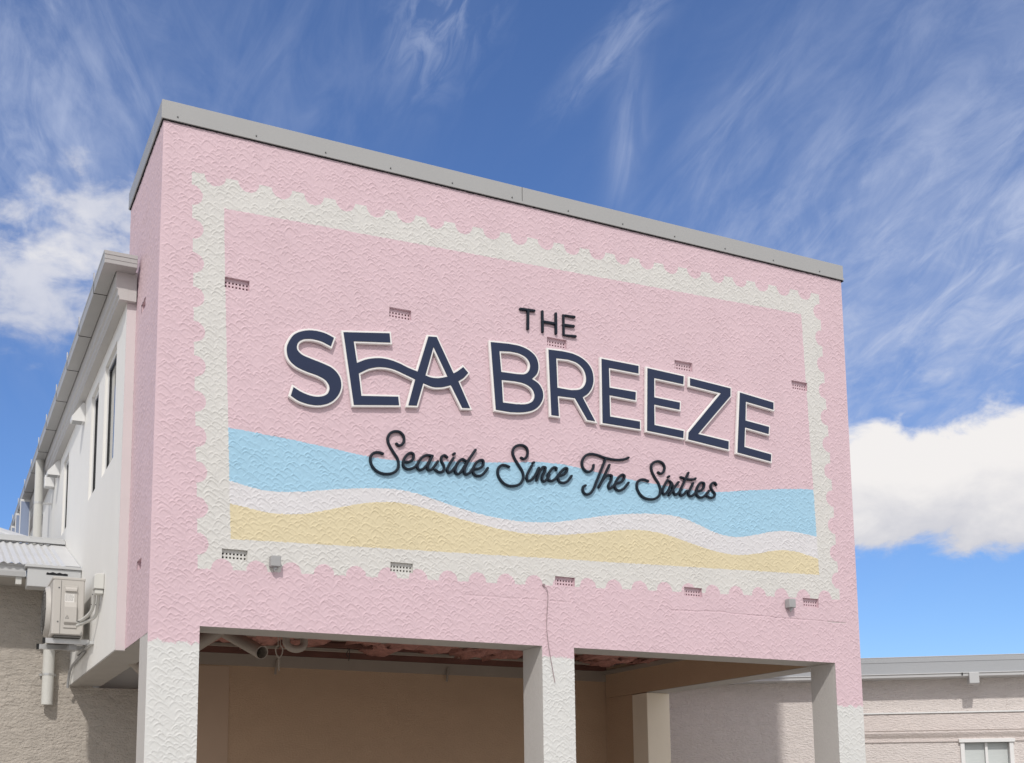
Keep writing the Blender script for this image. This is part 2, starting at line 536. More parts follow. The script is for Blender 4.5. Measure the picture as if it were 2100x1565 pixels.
# ------------------------------------------------------------------ measured outlines on the painted front (x, z in metres)
LETTERS = {'S': [[(1.624,5.96),(1.599,5.969),(1.575,5.978),(1.55,5.986),(1.523,5.992),(1.488,5.996),(1.451,5.998),(1.413,5.996),(1.377,5.991),(1.342,5.982),(1.308,5.969),(1.275,5.953),(1.248,5.935),(1.229,5.917),(1.213,5.896),(1.2,5.874),(1.189,5.852),(1.181,5.833),(1.174,5.815),(1.17,5.796),(1.168,5.776),(1.169,5.753),(1.172,5.729),(1.178,5.706),(1.187,5.685),(1.2,5.667),(1.215,5.651),(1.234,5.637),(1.253,5.624),(1.276,5.613),(1.301,5.604),(1.327,5.596),(1.354,5.589),(1.383,5.582),(1.413,5.577),(1.443,5.571),(1.47,5.564),(1.492,5.557),(1.514,5.549),(1.533,5.54),(1.55,5.528),(1.562,5.515),(1.573,5.5),(1.581,5.485),(1.585,5.469),(1.586,5.454),(1.583,5.438),(1.578,5.423),(1.571,5.409),(1.561,5.397),(1.547,5.386),(1.532,5.377),(1.516,5.37),(1.496,5.364),(1.475,5.359),(1.452,5.357),(1.429,5.357),(1.402,5.359),(1.374,5.364),(1.346,5.371),(1.32,5.379),(1.298,5.387),(1.278,5.397),(1.258,5.407),(1.238,5.417),(1.214,5.333),(1.231,5.323),(1.249,5.313),(1.266,5.303),(1.286,5.295),(1.313,5.287),(1.342,5.281),(1.372,5.276),(1.401,5.274),(1.427,5.274),(1.452,5.275),(1.477,5.278),(1.502,5.283),(1.528,5.291),(1.555,5.301),(1.581,5.314),(1.604,5.329),(1.625,5.347),(1.645,5.368),(1.662,5.39),(1.676,5.413),(1.686,5.435),(1.694,5.458),(1.699,5.481),(1.701,5.504),(1.7,5.526),(1.697,5.548),(1.691,5.569),(1.682,5.589),(1.669,5.608),(1.653,5.626),(1.635,5.642),(1.615,5.656),(1.592,5.668),(1.566,5.676),(1.539,5.684),(1.512,5.691),(1.483,5.699),(1.453,5.705),(1.423,5.712),(1.395,5.719),(1.371,5.725),(1.348,5.73),(1.327,5.737),(1.308,5.746),(1.294,5.756),(1.282,5.767),(1.272,5.779),(1.266,5.792),(1.264,5.805),(1.264,5.82),(1.267,5.834),(1.272,5.847),(1.279,5.859),(1.289,5.87),(1.301,5.88),(1.314,5.889),(1.331,5.897),(1.351,5.903),(1.372,5.907),(1.393,5.91),(1.418,5.912),(1.443,5.911),(1.469,5.909),(1.495,5.905),(1.52,5.899),(1.545,5.89),(1.57,5.881),(1.595,5.872)]],'EA': [[(1.718,6.032),(2.186,6.101),(2.195,6.01),(1.821,5.96),(1.855,5.749),(1.876,5.761),(1.897,5.773),(1.919,5.785),(1.942,5.796),(1.971,5.807),(2.002,5.817),(2.033,5.825),(2.064,5.831),(2.091,5.835),(2.118,5.837),(2.144,5.837),(2.171,5.836),(2.198,5.833),(2.225,5.829),(2.252,5.823),(2.279,5.817),(2.305,5.81),(2.33,5.801),(2.356,5.792),(2.381,5.784),(2.406,5.778),(2.43,5.772),(2.455,5.767),(2.479,5.761),(2.594,6.139),(2.682,6.148),(2.863,5.803),(2.876,5.812),(2.889,5.82),(2.902,5.829),(2.915,5.839),(2.928,5.85),(2.942,5.862),(2.955,5.874),(2.968,5.886),(3.023,5.834),(3.01,5.819),(2.998,5.803),(2.985,5.788),(2.972,5.774),(2.958,5.762),(2.944,5.752),(2.929,5.741),(2.914,5.731),(3.04,5.473),(2.955,5.464),(2.833,5.679),(2.809,5.669),(2.785,5.66),(2.76,5.65),(2.736,5.643),(2.712,5.638),(2.689,5.634),(2.665,5.631),(2.641,5.631),(2.615,5.634),(2.59,5.64),(2.564,5.647),(2.538,5.654),(2.47,5.417),(2.382,5.408),(2.454,5.679),(2.426,5.688),(2.398,5.697),(2.37,5.705),(2.342,5.714),(2.312,5.723),(2.281,5.733),(2.249,5.741),(2.218,5.747),(2.187,5.75),(2.156,5.751),(2.125,5.75),(2.095,5.747),(2.066,5.742),(2.037,5.734),(2.009,5.725),(1.981,5.714),(1.954,5.7),(1.927,5.683),(1.901,5.666),(1.874,5.649),(1.902,5.431),(2.277,5.478),(2.286,5.395),(1.827,5.332)],[(2.648,6.042),(2.798,5.759),(2.773,5.751),(2.747,5.742),(2.722,5.734),(2.697,5.728),(2.676,5.725),(2.656,5.723),(2.636,5.723),(2.617,5.724),(2.602,5.726),(2.588,5.729),(2.575,5.733),(2.561,5.736)]],'B': [[(3.276,6.197),(3.476,6.212),(3.51,6.212),(3.545,6.212),(3.579,6.212),(3.612,6.209),(3.64,6.204),(3.666,6.198),(3.692,6.19),(3.716,6.18),(3.738,6.168),(3.759,6.154),(3.778,6.139),(3.793,6.121),(3.804,6.101),(3.812,6.078),(3.817,6.055),(3.819,6.032),(3.819,6.011),(3.816,5.99),(3.81,5.969),(3.802,5.95),(3.79,5.932),(3.774,5.914),(3.757,5.898),(3.74,5.881),(3.759,5.873),(3.779,5.865),(3.797,5.856),(3.814,5.845),(3.828,5.832),(3.841,5.817),(3.852,5.8),(3.86,5.783),(3.866,5.765),(3.869,5.745),(3.87,5.725),(3.868,5.705),(3.862,5.683),(3.853,5.661),(3.841,5.64),(3.828,5.62),(3.813,5.602),(3.797,5.586),(3.778,5.571),(3.758,5.558),(3.731,5.544),(3.701,5.533),(3.669,5.523),(3.637,5.515),(3.6,5.508),(3.562,5.503),(3.523,5.499),(3.484,5.495),(3.326,5.498)],[(3.373,6.119),(3.492,6.133),(3.52,6.133),(3.549,6.133),(3.577,6.132),(3.603,6.128),(3.625,6.122),(3.647,6.115),(3.666,6.106),(3.683,6.095),(3.696,6.082),(3.708,6.066),(3.717,6.05),(3.722,6.033),(3.723,6.016),(3.721,5.998),(3.716,5.98),(3.709,5.964),(3.7,5.951),(3.688,5.939),(3.675,5.928),(3.66,5.92),(3.641,5.914),(3.619,5.911),(3.596,5.909),(3.574,5.906),(3.391,5.901)],[(3.395,5.819),(3.539,5.827),(3.569,5.826),(3.6,5.825),(3.63,5.823),(3.658,5.818),(3.681,5.811),(3.703,5.802),(3.723,5.791),(3.739,5.778),(3.751,5.763),(3.76,5.746),(3.766,5.728),(3.769,5.711),(3.768,5.695),(3.764,5.678),(3.756,5.662),(3.747,5.648),(3.733,5.635),(3.716,5.624),(3.697,5.614),(3.676,5.606),(3.648,5.599),(3.617,5.594),(3.585,5.591),(3.553,5.587),(3.407,5.583)]],'R': [[(3.94,6.228),(4.103,6.236),(4.139,6.235),(4.175,6.234),(4.211,6.232),(4.246,6.227),(4.279,6.219),(4.312,6.21),(4.343,6.197),(4.371,6.182),(4.395,6.165),(4.417,6.145),(4.436,6.123),(4.451,6.1),(4.462,6.074),(4.469,6.045),(4.473,6.016),(4.474,5.989),(4.473,5.967),(4.469,5.946),(4.463,5.925),(4.456,5.905),(4.447,5.885),(4.435,5.866),(4.422,5.847),(4.408,5.83),(4.392,5.815),(4.374,5.801),(4.355,5.788),(4.337,5.774),(4.483,5.536),(4.389,5.539),(4.245,5.752),(4.04,5.746),(4.05,5.532),(3.962,5.531)],[(4.03,6.15),(4.173,6.158),(4.2,6.154),(4.228,6.151),(4.255,6.146),(4.28,6.138),(4.303,6.126),(4.325,6.11),(4.344,6.093),(4.36,6.073),(4.371,6.051),(4.379,6.026),(4.384,6.0),(4.385,5.976),(4.383,5.955),(4.377,5.935),(4.369,5.916),(4.359,5.899),(4.347,5.885),(4.334,5.873),(4.318,5.862),(4.301,5.853),(4.279,5.845),(4.254,5.84),(4.228,5.836),(4.202,5.831),(4.038,5.833)]],'E1': [[(4.579,6.232),(5.041,6.227),(5.038,6.143),(4.667,6.148),(4.669,5.929),(4.997,5.929),(4.991,5.84),(4.667,5.847),(4.668,5.613),(5.04,5.609),(5.038,5.527),(4.574,5.532)]],'E2': [[(5.155,6.22),(5.625,6.201),(5.617,6.111),(5.238,6.124),(5.231,5.905),(5.564,5.895),(5.557,5.815),(5.228,5.826),(5.224,5.596),(5.601,5.58),(5.594,5.501),(5.128,5.522)]],'Z': [[(5.709,6.193),(6.254,6.159),(6.25,6.072),(5.79,5.572),(6.201,5.541),(6.195,5.45),(5.657,5.495),(5.666,5.572),(6.121,6.084),(5.706,6.111)]],'E3': [[(6.383,6.13),(6.852,6.081),(6.848,5.998),(6.461,6.037),(6.445,5.814),(6.775,5.784),(6.764,5.701),(6.435,5.735),(6.415,5.505),(6.788,5.465),(6.779,5.384),(6.317,5.431)]]}
THE = {'T': [[(3.635,6.623),(3.793,6.632)],[(3.722,6.629),(3.717,6.425)]],'H': [[(3.89,6.64),(3.89,6.426)],[(4.05,6.646),(4.049,6.434)],[(3.89,6.533),(4.049,6.535)]],'E': [[(4.271,6.65),(4.141,6.646),(4.14,6.43),(4.281,6.438)],[(4.139,6.539),(4.261,6.546)]]}
WORDS = {'Seaside': ([[(2.272,5.018),(2.278,5.014),(2.283,5.009),(2.289,5.005),(2.295,5.003),(2.303,5.004),(2.311,5.006),(2.32,5.011),(2.327,5.016),(2.334,5.024),(2.341,5.033),(2.346,5.043),(2.349,5.054),(2.35,5.067),(2.35,5.081),(2.347,5.094),(2.342,5.106),(2.335,5.116),(2.326,5.125),(2.315,5.133),(2.304,5.138),(2.292,5.141),(2.279,5.141),(2.266,5.14),(2.254,5.138),(2.242,5.134),(2.23,5.129),(2.219,5.122),(2.209,5.114),(2.201,5.105),(2.194,5.094),(2.188,5.083),(2.184,5.072),(2.182,5.061),(2.181,5.05),(2.182,5.039),(2.184,5.028),(2.188,5.015),(2.194,5.002),(2.201,4.988),(2.209,4.975),(2.218,4.961),(2.228,4.947),(2.238,4.933),(2.248,4.919),(2.257,4.907),(2.267,4.895),(2.275,4.883),(2.282,4.871),(2.287,4.86),(2.29,4.848),(2.292,4.836),(2.293,4.824),(2.293,4.811),(2.292,4.797),(2.289,4.783),(2.284,4.771),(2.277,4.76),(2.269,4.75),(2.259,4.74),(2.248,4.732),(2.236,4.725),(2.223,4.719),(2.21,4.715),(2.196,4.711),(2.181,4.708),(2.165,4.706),(2.149,4.705),(2.133,4.706),(2.117,4.708),(2.101,4.712),(2.085,4.717),(2.071,4.724),(2.058,4.733),(2.046,4.743),(2.035,4.754),(2.026,4.766),(2.019,4.778),(2.014,4.79),(2.01,4.802),(2.007,4.815),(2.006,4.827),(2.006,4.84),(2.008,4.852),(2.012,4.863),(2.017,4.873),(2.024,4.882),(2.032,4.89),(2.041,4.897),(2.052,4.902),(2.064,4.906),(2.076,4.908),(2.088,4.909),(2.099,4.909),(2.11,4.907),(2.12,4.904),(2.131,4.902)],[(2.35,4.847),(2.361,4.848),(2.373,4.848),(2.384,4.849),(2.395,4.852),(2.406,4.856),(2.416,4.862),(2.426,4.868),(2.434,4.876),(2.44,4.884),(2.445,4.894),(2.448,4.904),(2.45,4.913),(2.45,4.92),(2.449,4.927),(2.447,4.934),(2.444,4.939),(2.439,4.942),(2.434,4.944),(2.427,4.945),(2.421,4.945),(2.413,4.943),(2.405,4.94),(2.397,4.935),(2.389,4.929),(2.38,4.921),(2.372,4.911),(2.364,4.9),(2.357,4.889),(2.352,4.878),(2.347,4.866),(2.343,4.854),(2.341,4.843),(2.34,4.833),(2.339,4.823),(2.339,4.814),(2.342,4.806),(2.347,4.799),(2.355,4.792),(2.364,4.787),(2.373,4.783),(2.383,4.781),(2.395,4.782),(2.407,4.784),(2.418,4.787),(2.43,4.791),(2.442,4.797),(2.453,4.804),(2.464,4.812),(2.474,4.822),(2.483,4.834),(2.492,4.846),(2.501,4.858)],[(2.646,4.942),(2.639,4.943),(2.632,4.944),(2.625,4.945),(2.617,4.945),(2.607,4.945),(2.596,4.944),(2.585,4.942),(2.575,4.939),(2.564,4.934),(2.553,4.927),(2.543,4.919),(2.533,4.91),(2.523,4.898),(2.513,4.885),(2.505,4.872),(2.498,4.858),(2.493,4.846),(2.489,4.834),(2.487,4.823),(2.487,4.813),(2.489,4.806),(2.493,4.799),(2.498,4.794),(2.503,4.79),(2.51,4.788),(2.517,4.788),(2.525,4.789),(2.533,4.792),(2.544,4.799),(2.555,4.808),(2.566,4.82),(2.577,4.832),(2.588,4.845),(2.597,4.86),(2.607,4.875),(2.616,4.89),(2.624,4.903),(2.631,4.916),(2.639,4.929),(2.646,4.942)],[(2.646,4.942),(2.638,4.927),(2.63,4.911),(2.623,4.896),(2.616,4.881),(2.61,4.868),(2.604,4.855),(2.599,4.842),(2.596,4.83),(2.596,4.821),(2.596,4.811),(2.598,4.803),(2.602,4.798),(2.608,4.797),(2.617,4.798),(2.626,4.802),(2.635,4.806),(2.645,4.814),(2.654,4.825),(2.663,4.836),(2.672,4.848),(2.68,4.859),(2.687,4.87),(2.695,4.882),(2.702,4.893)],[(2.802,4.95),(2.796,4.954),(2.79,4.959),(2.784,4.963),(2.778,4.965),(2.77,4.964),(2.761,4.96),(2.752,4.954),(2.746,4.948),(2.742,4.94),(2.74,4.93),(2.739,4.919),(2.74,4.909),(2.744,4.9),(2.749,4.89),(2.756,4.881),(2.761,4.872),(2.765,4.862),(2.769,4.852),(2.771,4.842),(2.771,4.833),(2.769,4.824),(2.764,4.815),(2.759,4.807),(2.752,4.8),(2.744,4.795),(2.736,4.792),(2.726,4.789),(2.717,4.789),(2.707,4.791),(2.697,4.796),(2.687,4.802),(2.677,4.807)],[(2.87,4.948),(2.857,4.928),(2.844,4.909),(2.832,4.889),(2.822,4.871),(2.815,4.857),(2.809,4.844),(2.804,4.831),(2.803,4.82),(2.805,4.812),(2.808,4.805),(2.812,4.798),(2.817,4.795),(2.823,4.795),(2.831,4.799),(2.838,4.804),(2.846,4.81),(2.857,4.82),(2.868,4.834),(2.879,4.848),(2.889,4.861),(2.897,4.871),(2.903,4.881),(2.91,4.89),(2.917,4.9)],[(3.003,4.937),(2.993,4.941),(2.984,4.946),(2.974,4.95),(2.965,4.95),(2.953,4.945),(2.941,4.934),(2.929,4.922),(2.919,4.909),(2.91,4.896),(2.903,4.882),(2.897,4.867),(2.893,4.853),(2.89,4.841),(2.889,4.83),(2.889,4.819),(2.891,4.81),(2.896,4.804),(2.902,4.798),(2.91,4.794),(2.917,4.793),(2.926,4.796),(2.936,4.804),(2.945,4.815),(2.955,4.826),(2.968,4.844),(2.98,4.864),(2.993,4.887),(3.008,4.911),(3.031,4.946),(3.057,4.983),(3.084,5.023),(3.11,5.061)],[(3.042,4.96),(3.032,4.94),(3.021,4.921),(3.011,4.901),(3.003,4.883),(2.997,4.869),(2.992,4.856),(2.989,4.844),(2.987,4.832),(2.987,4.823),(2.988,4.814),(2.991,4.807),(2.995,4.802),(3.001,4.801),(3.009,4.802),(3.018,4.804),(3.026,4.808),(3.035,4.814),(3.045,4.822),(3.054,4.831),(3.062,4.841),(3.07,4.851),(3.077,4.862),(3.084,4.874),(3.091,4.885)],[(3.099,4.866),(3.11,4.868),(3.121,4.869),(3.132,4.871),(3.142,4.875),(3.153,4.881),(3.165,4.888),(3.176,4.896),(3.184,4.905),(3.189,4.913),(3.194,4.921),(3.197,4.93),(3.198,4.938),(3.198,4.946),(3.197,4.953),(3.195,4.96),(3.192,4.965),(3.187,4.967),(3.181,4.968),(3.174,4.967),(3.167,4.966),(3.157,4.962),(3.147,4.956),(3.137,4.949),(3.128,4.941),(3.118,4.931),(3.109,4.918),(3.101,4.906),(3.094,4.893),(3.089,4.882),(3.084,4.87),(3.081,4.859),(3.08,4.848),(3.081,4.838),(3.085,4.827),(3.09,4.817),(3.096,4.81),(3.105,4.805),(3.117,4.801),(3.13,4.8),(3.142,4.8),(3.153,4.802),(3.165,4.807),(3.176,4.813),(3.186,4.82),(3.196,4.829),(3.206,4.839),(3.215,4.85),(3.223,4.86),(3.229,4.868),(3.234,4.876),(3.239,4.884),(3.244,4.892)]],[(2.878,4.993)]),'Since': ([[(3.622,5.045),(3.628,5.042),(3.634,5.039),(3.641,5.037),(3.647,5.036),(3.655,5.038),(3.664,5.043),(3.673,5.05),(3.68,5.057),(3.686,5.067),(3.691,5.079),(3.694,5.092),(3.696,5.104),(3.696,5.117),(3.694,5.131),(3.69,5.143),(3.684,5.154),(3.676,5.162),(3.666,5.168),(3.655,5.173),(3.644,5.176),(3.632,5.177),(3.619,5.177),(3.606,5.175),(3.594,5.172),(3.582,5.167),(3.569,5.161),(3.558,5.154),(3.548,5.145),(3.539,5.134),(3.532,5.12),(3.527,5.106),(3.524,5.092),(3.525,5.079),(3.528,5.066),(3.534,5.052),(3.54,5.039),(3.548,5.023),(3.559,5.007),(3.57,4.992),(3.581,4.976),(3.592,4.961),(3.604,4.947),(3.616,4.932),(3.625,4.917),(3.632,4.903),(3.638,4.889),(3.642,4.874),(3.644,4.86),(3.643,4.845),(3.64,4.831),(3.635,4.816),(3.628,4.803),(3.62,4.791),(3.611,4.78),(3.6,4.77),(3.588,4.762),(3.574,4.755),(3.559,4.749),(3.544,4.745),(3.528,4.742),(3.513,4.74),(3.498,4.738),(3.483,4.738),(3.468,4.74),(3.453,4.744),(3.438,4.749),(3.423,4.756),(3.41,4.765),(3.398,4.775),(3.386,4.788),(3.376,4.801),(3.368,4.814),(3.362,4.826),(3.358,4.838),(3.355,4.85),(3.354,4.862),(3.354,4.874),(3.356,4.886),(3.36,4.898),(3.365,4.909),(3.372,4.918),(3.38,4.927),(3.389,4.934),(3.399,4.94),(3.409,4.943),(3.42,4.945),(3.43,4.945),(3.441,4.945),(3.451,4.943),(3.461,4.94),(3.471,4.937),(3.481,4.934)],[(3.742,4.977),(3.73,4.956),(3.717,4.934),(3.705,4.913),(3.695,4.893),(3.689,4.879),(3.683,4.865),(3.68,4.852),(3.679,4.841),(3.681,4.833),(3.684,4.825),(3.689,4.819),(3.694,4.815),(3.701,4.814),(3.71,4.817),(3.72,4.821),(3.729,4.826),(3.741,4.835),(3.753,4.847),(3.764,4.86),(3.775,4.875),(3.787,4.895),(3.799,4.917),(3.81,4.94),(3.822,4.963)],[(3.869,4.978),(3.86,4.966),(3.85,4.954),(3.841,4.942),(3.832,4.928),(3.822,4.907),(3.813,4.882),(3.804,4.857),(3.795,4.832)],[(3.8,4.85),(3.808,4.87),(3.815,4.89),(3.823,4.91),(3.832,4.928),(3.843,4.944),(3.855,4.96),(3.868,4.972),(3.879,4.979),(3.885,4.98),(3.89,4.979),(3.895,4.977),(3.898,4.974),(3.899,4.969),(3.898,4.961),(3.896,4.953),(3.893,4.944),(3.886,4.928),(3.877,4.91),(3.867,4.892),(3.86,4.876),(3.857,4.867),(3.855,4.858),(3.854,4.85),(3.855,4.843),(3.858,4.837),(3.864,4.832),(3.87,4.829),(3.876,4.827),(3.883,4.829),(3.891,4.834),(3.899,4.841),(3.907,4.849),(3.917,4.861),(3.926,4.875),(3.935,4.89),(3.944,4.904)],[(4.025,4.967),(4.026,4.972),(4.027,4.977),(4.027,4.982),(4.026,4.986),(4.021,4.989),(4.013,4.991),(4.003,4.991),(3.995,4.989),(3.985,4.982),(3.974,4.972),(3.964,4.959),(3.955,4.947),(3.945,4.934),(3.936,4.92),(3.928,4.906),(3.923,4.892),(3.922,4.881),(3.923,4.87),(3.925,4.86),(3.93,4.852),(3.936,4.847),(3.945,4.844),(3.954,4.843),(3.963,4.843),(3.975,4.846),(3.987,4.853),(3.999,4.861),(4.01,4.87),(4.021,4.881),(4.032,4.894),(4.042,4.908),(4.052,4.921)],[(4.052,4.907),(4.065,4.911),(4.079,4.914),(4.092,4.918),(4.104,4.923),(4.115,4.931),(4.126,4.94),(4.136,4.95),(4.143,4.96),(4.148,4.968),(4.152,4.977),(4.154,4.986),(4.154,4.992),(4.151,4.996),(4.147,4.999),(4.142,5.0),(4.137,5.001),(4.129,4.998),(4.119,4.992),(4.109,4.984),(4.1,4.976),(4.089,4.965),(4.078,4.953),(4.068,4.94),(4.06,4.927),(4.054,4.916),(4.048,4.905),(4.044,4.894),(4.043,4.883),(4.044,4.873),(4.047,4.864),(4.052,4.855),(4.058,4.848),(4.067,4.843),(4.078,4.84),(4.09,4.839),(4.102,4.839),(4.115,4.842),(4.129,4.847),(4.142,4.854),(4.155,4.863),(4.168,4.876),(4.18,4.891),(4.191,4.907),(4.203,4.923)]],[(3.76,5.01)]),'The': ([[(4.47,5.07),(4.469,5.061),(4.468,5.052),(4.466,5.043),(4.463,5.035),(4.457,5.026),(4.45,5.016),(4.441,5.008),(4.432,5.001),(4.422,4.996),(4.41,4.992),(4.398,4.99),(4.387,4.991),(4.376,4.995),(4.365,5.003),(4.354,5.012),(4.346,5.022),(4.339,5.033),(4.334,5.045),(4.331,5.058),(4.33,5.071),(4.331,5.085),(4.335,5.099),(4.341,5.113),(4.348,5.126),(4.357,5.139),(4.367,5.15),(4.378,5.161),(4.391,5.17),(4.405,5.177),(4.421,5.182),(4.437,5.185),(4.453,5.187),(4.469,5.188),(4.486,5.187),(4.503,5.186),(4.52,5.184),(4.539,5.181),(4.559,5.176),(4.579,5.172),(4.599,5.168),(4.621,5.165),(4.644,5.163),(4.667,5.161),(4.69,5.16),(4.713,5.16),(4.736,5.16),(4.759,5.162),(4.781,5.164),(4.8,5.167),(4.817,5.171),(4.835,5.175),(4.851,5.18),(4.864,5.185),(4.877,5.191),(4.889,5.197),(4.901,5.203)],[(4.621,5.164),(4.605,5.127),(4.588,5.09),(4.572,5.054),(4.556,5.019),(4.543,4.989),(4.53,4.96),(4.517,4.931),(4.504,4.903),(4.492,4.877),(4.481,4.85),(4.47,4.826),(4.457,4.804),(4.446,4.789),(4.435,4.776),(4.423,4.765),(4.411,4.757),(4.399,4.752),(4.387,4.749),(4.375,4.748),(4.364,4.75),(4.355,4.755),(4.346,4.762),(4.339,4.772),(4.334,4.781),(4.333,4.791),(4.334,4.803),(4.337,4.815),(4.341,4.824),(4.346,4.829),(4.353,4.834),(4.36,4.837),(4.367,4.841)],[(4.663,5.094),(4.646,5.061),(4.628,5.028),(4.611,4.995),(4.594,4.963),(4.577,4.932),(4.561,4.901),(4.544,4.871),(4.528,4.84)],[(4.534,4.852),(4.549,4.875),(4.563,4.899),(4.578,4.922),(4.593,4.941),(4.606,4.955),(4.62,4.967),(4.634,4.978),(4.648,4.984),(4.659,4.986),(4.67,4.987),(4.68,4.986),(4.687,4.982),(4.689,4.973),(4.687,4.961),(4.683,4.947),(4.678,4.933),(4.67,4.917),(4.659,4.9),(4.649,4.884),(4.644,4.87),(4.645,4.861),(4.647,4.852),(4.651,4.845),(4.656,4.841),(4.664,4.842),(4.674,4.847),(4.686,4.856),(4.696,4.864),(4.707,4.875),(4.718,4.887),(4.729,4.9),(4.74,4.913)],[(4.737,4.902),(4.752,4.907),(4.768,4.912),(4.783,4.917),(4.797,4.924),(4.81,4.933),(4.821,4.944),(4.832,4.956),(4.839,4.967),(4.843,4.976),(4.846,4.986),(4.847,4.994),(4.845,5.001),(4.841,5.005),(4.836,5.008),(4.83,5.01),(4.823,5.01),(4.812,5.006),(4.8,4.998),(4.787,4.987),(4.776,4.976),(4.764,4.961),(4.752,4.945),(4.742,4.927),(4.734,4.91),(4.729,4.896),(4.726,4.882),(4.725,4.868),(4.727,4.857),(4.732,4.849),(4.74,4.842),(4.75,4.836),(4.76,4.833),(4.775,4.833),(4.792,4.837),(4.809,4.844),(4.824,4.852),(4.837,4.862),(4.85,4.875),(4.861,4.888),(4.871,4.9),(4.878,4.908),(4.884,4.915),(4.889,4.923),(4.895,4.93)]],[]),'Sixties': ([[(5.274,5.088),(5.28,5.084),(5.286,5.08),(5.292,5.077),(5.298,5.076),(5.308,5.078),(5.319,5.082),(5.329,5.088),(5.338,5.096),(5.346,5.107),(5.352,5.121),(5.356,5.135),(5.357,5.149),(5.355,5.161),(5.351,5.173),(5.345,5.184),(5.337,5.193),(5.326,5.2),(5.313,5.205),(5.299,5.209),(5.285,5.21),(5.27,5.209),(5.255,5.205),(5.24,5.2),(5.227,5.193),(5.215,5.184),(5.204,5.174),(5.194,5.162),(5.188,5.149),(5.185,5.136),(5.185,5.122),(5.188,5.108),(5.191,5.094),(5.197,5.077),(5.206,5.06),(5.216,5.044),(5.227,5.027),(5.239,5.01),(5.253,4.994),(5.266,4.978),(5.276,4.961),(5.283,4.945),(5.289,4.929),(5.293,4.913),(5.295,4.897),(5.294,4.881),(5.291,4.864),(5.286,4.848),(5.278,4.834),(5.267,4.821),(5.254,4.81),(5.239,4.801),(5.223,4.793),(5.206,4.787),(5.189,4.783),(5.17,4.781),(5.152,4.78),(5.133,4.78),(5.113,4.782),(5.095,4.786),(5.077,4.792),(5.061,4.8),(5.047,4.811),(5.033,4.824),(5.022,4.837),(5.013,4.851),(5.005,4.867),(5.0,4.883),(4.997,4.899),(4.997,4.914),(5.0,4.928),(5.004,4.942),(5.011,4.954),(5.019,4.963),(5.03,4.971),(5.041,4.977),(5.053,4.982),(5.064,4.985),(5.076,4.987),(5.088,4.987),(5.1,4.987),(5.11,4.985),(5.121,4.982),(5.131,4.979),(5.141,4.976)],[(5.391,5.015),(5.378,4.995),(5.364,4.976),(5.352,4.956),(5.341,4.938),(5.334,4.924),(5.327,4.91),(5.322,4.897),(5.321,4.885),(5.323,4.875),(5.327,4.866),(5.332,4.858),(5.338,4.854),(5.345,4.854),(5.353,4.858),(5.362,4.864),(5.37,4.87),(5.381,4.881),(5.392,4.895),(5.403,4.91),(5.412,4.925),(5.42,4.941),(5.427,4.957),(5.434,4.974),(5.441,4.99)],[(5.42,5.006),(5.428,5.0),(5.436,4.995),(5.443,4.989),(5.449,4.981),(5.454,4.964),(5.456,4.941),(5.457,4.919),(5.461,4.9),(5.466,4.888),(5.472,4.878),(5.479,4.869),(5.487,4.865),(5.497,4.867),(5.508,4.874),(5.519,4.883),(5.53,4.892),(5.54,4.901),(5.549,4.911),(5.559,4.922),(5.568,4.932)],[(5.531,5.008),(5.515,4.989),(5.498,4.97),(5.482,4.95),(5.466,4.931),(5.45,4.911),(5.434,4.891),(5.419,4.871),(5.403,4.851)],[(5.666,5.127),(5.646,5.091),(5.625,5.054),(5.606,5.019),(5.588,4.986),(5.575,4.962),(5.561,4.939),(5.551,4.918),(5.546,4.899),(5.546,4.888),(5.548,4.878),(5.552,4.869),(5.557,4.864),(5.564,4.863),(5.572,4.865),(5.581,4.87),(5.59,4.875),(5.602,4.885),(5.615,4.897),(5.627,4.912),(5.64,4.925)],[(5.565,5.068),(5.587,5.064),(5.608,5.06),(5.63,5.057),(5.651,5.055),(5.67,5.055),(5.688,5.057),(5.707,5.059),(5.725,5.061)],[(5.723,5.017),(5.711,4.997),(5.699,4.977),(5.687,4.957),(5.677,4.939),(5.67,4.926),(5.663,4.913),(5.658,4.901),(5.657,4.891),(5.66,4.884),(5.666,4.877),(5.673,4.873),(5.681,4.87),(5.691,4.871),(5.702,4.876),(5.713,4.883),(5.724,4.89),(5.737,4.901),(5.75,4.913),(5.762,4.927),(5.775,4.94)],[(5.775,4.933),(5.789,4.937),(5.804,4.941),(5.818,4.946),(5.831,4.953),(5.842,4.963),(5.853,4.976),(5.862,4.989),(5.867,5.002),(5.869,5.011),(5.87,5.021),(5.868,5.03),(5.865,5.036),(5.858,5.039),(5.849,5.04),(5.838,5.039),(5.828,5.036),(5.815,5.027),(5.802,5.014),(5.79,4.998),(5.78,4.982),(5.772,4.967),(5.765,4.952),(5.76,4.936),(5.758,4.922),(5.759,4.911),(5.763,4.9),(5.768,4.891),(5.775,4.883),(5.784,4.877),(5.796,4.872),(5.809,4.869),(5.821,4.869),(5.836,4.873),(5.851,4.88),(5.866,4.89),(5.88,4.9),(5.894,4.913),(5.907,4.927),(5.919,4.942),(5.932,4.957)],[(6.032,5.034),(6.028,5.041),(6.024,5.048),(6.02,5.054),(6.015,5.058),(6.006,5.058),(5.996,5.056),(5.986,5.051),(5.977,5.045),(5.969,5.037),(5.963,5.027),(5.958,5.016),(5.956,5.005),(5.958,4.995),(5.963,4.986),(5.97,4.976),(5.977,4.967),(5.985,4.958),(5.996,4.949),(6.004,4.94),(6.009,4.931),(6.009,4.922),(6.006,4.912),(6.001,4.903),(5.995,4.896),(5.986,4.89),(5.975,4.885),(5.963,4.882),(5.951,4.881),(5.939,4.882),(5.927,4.886),(5.914,4.891),(5.902,4.895)]],[(5.407,5.056),(5.752,5.072)])}
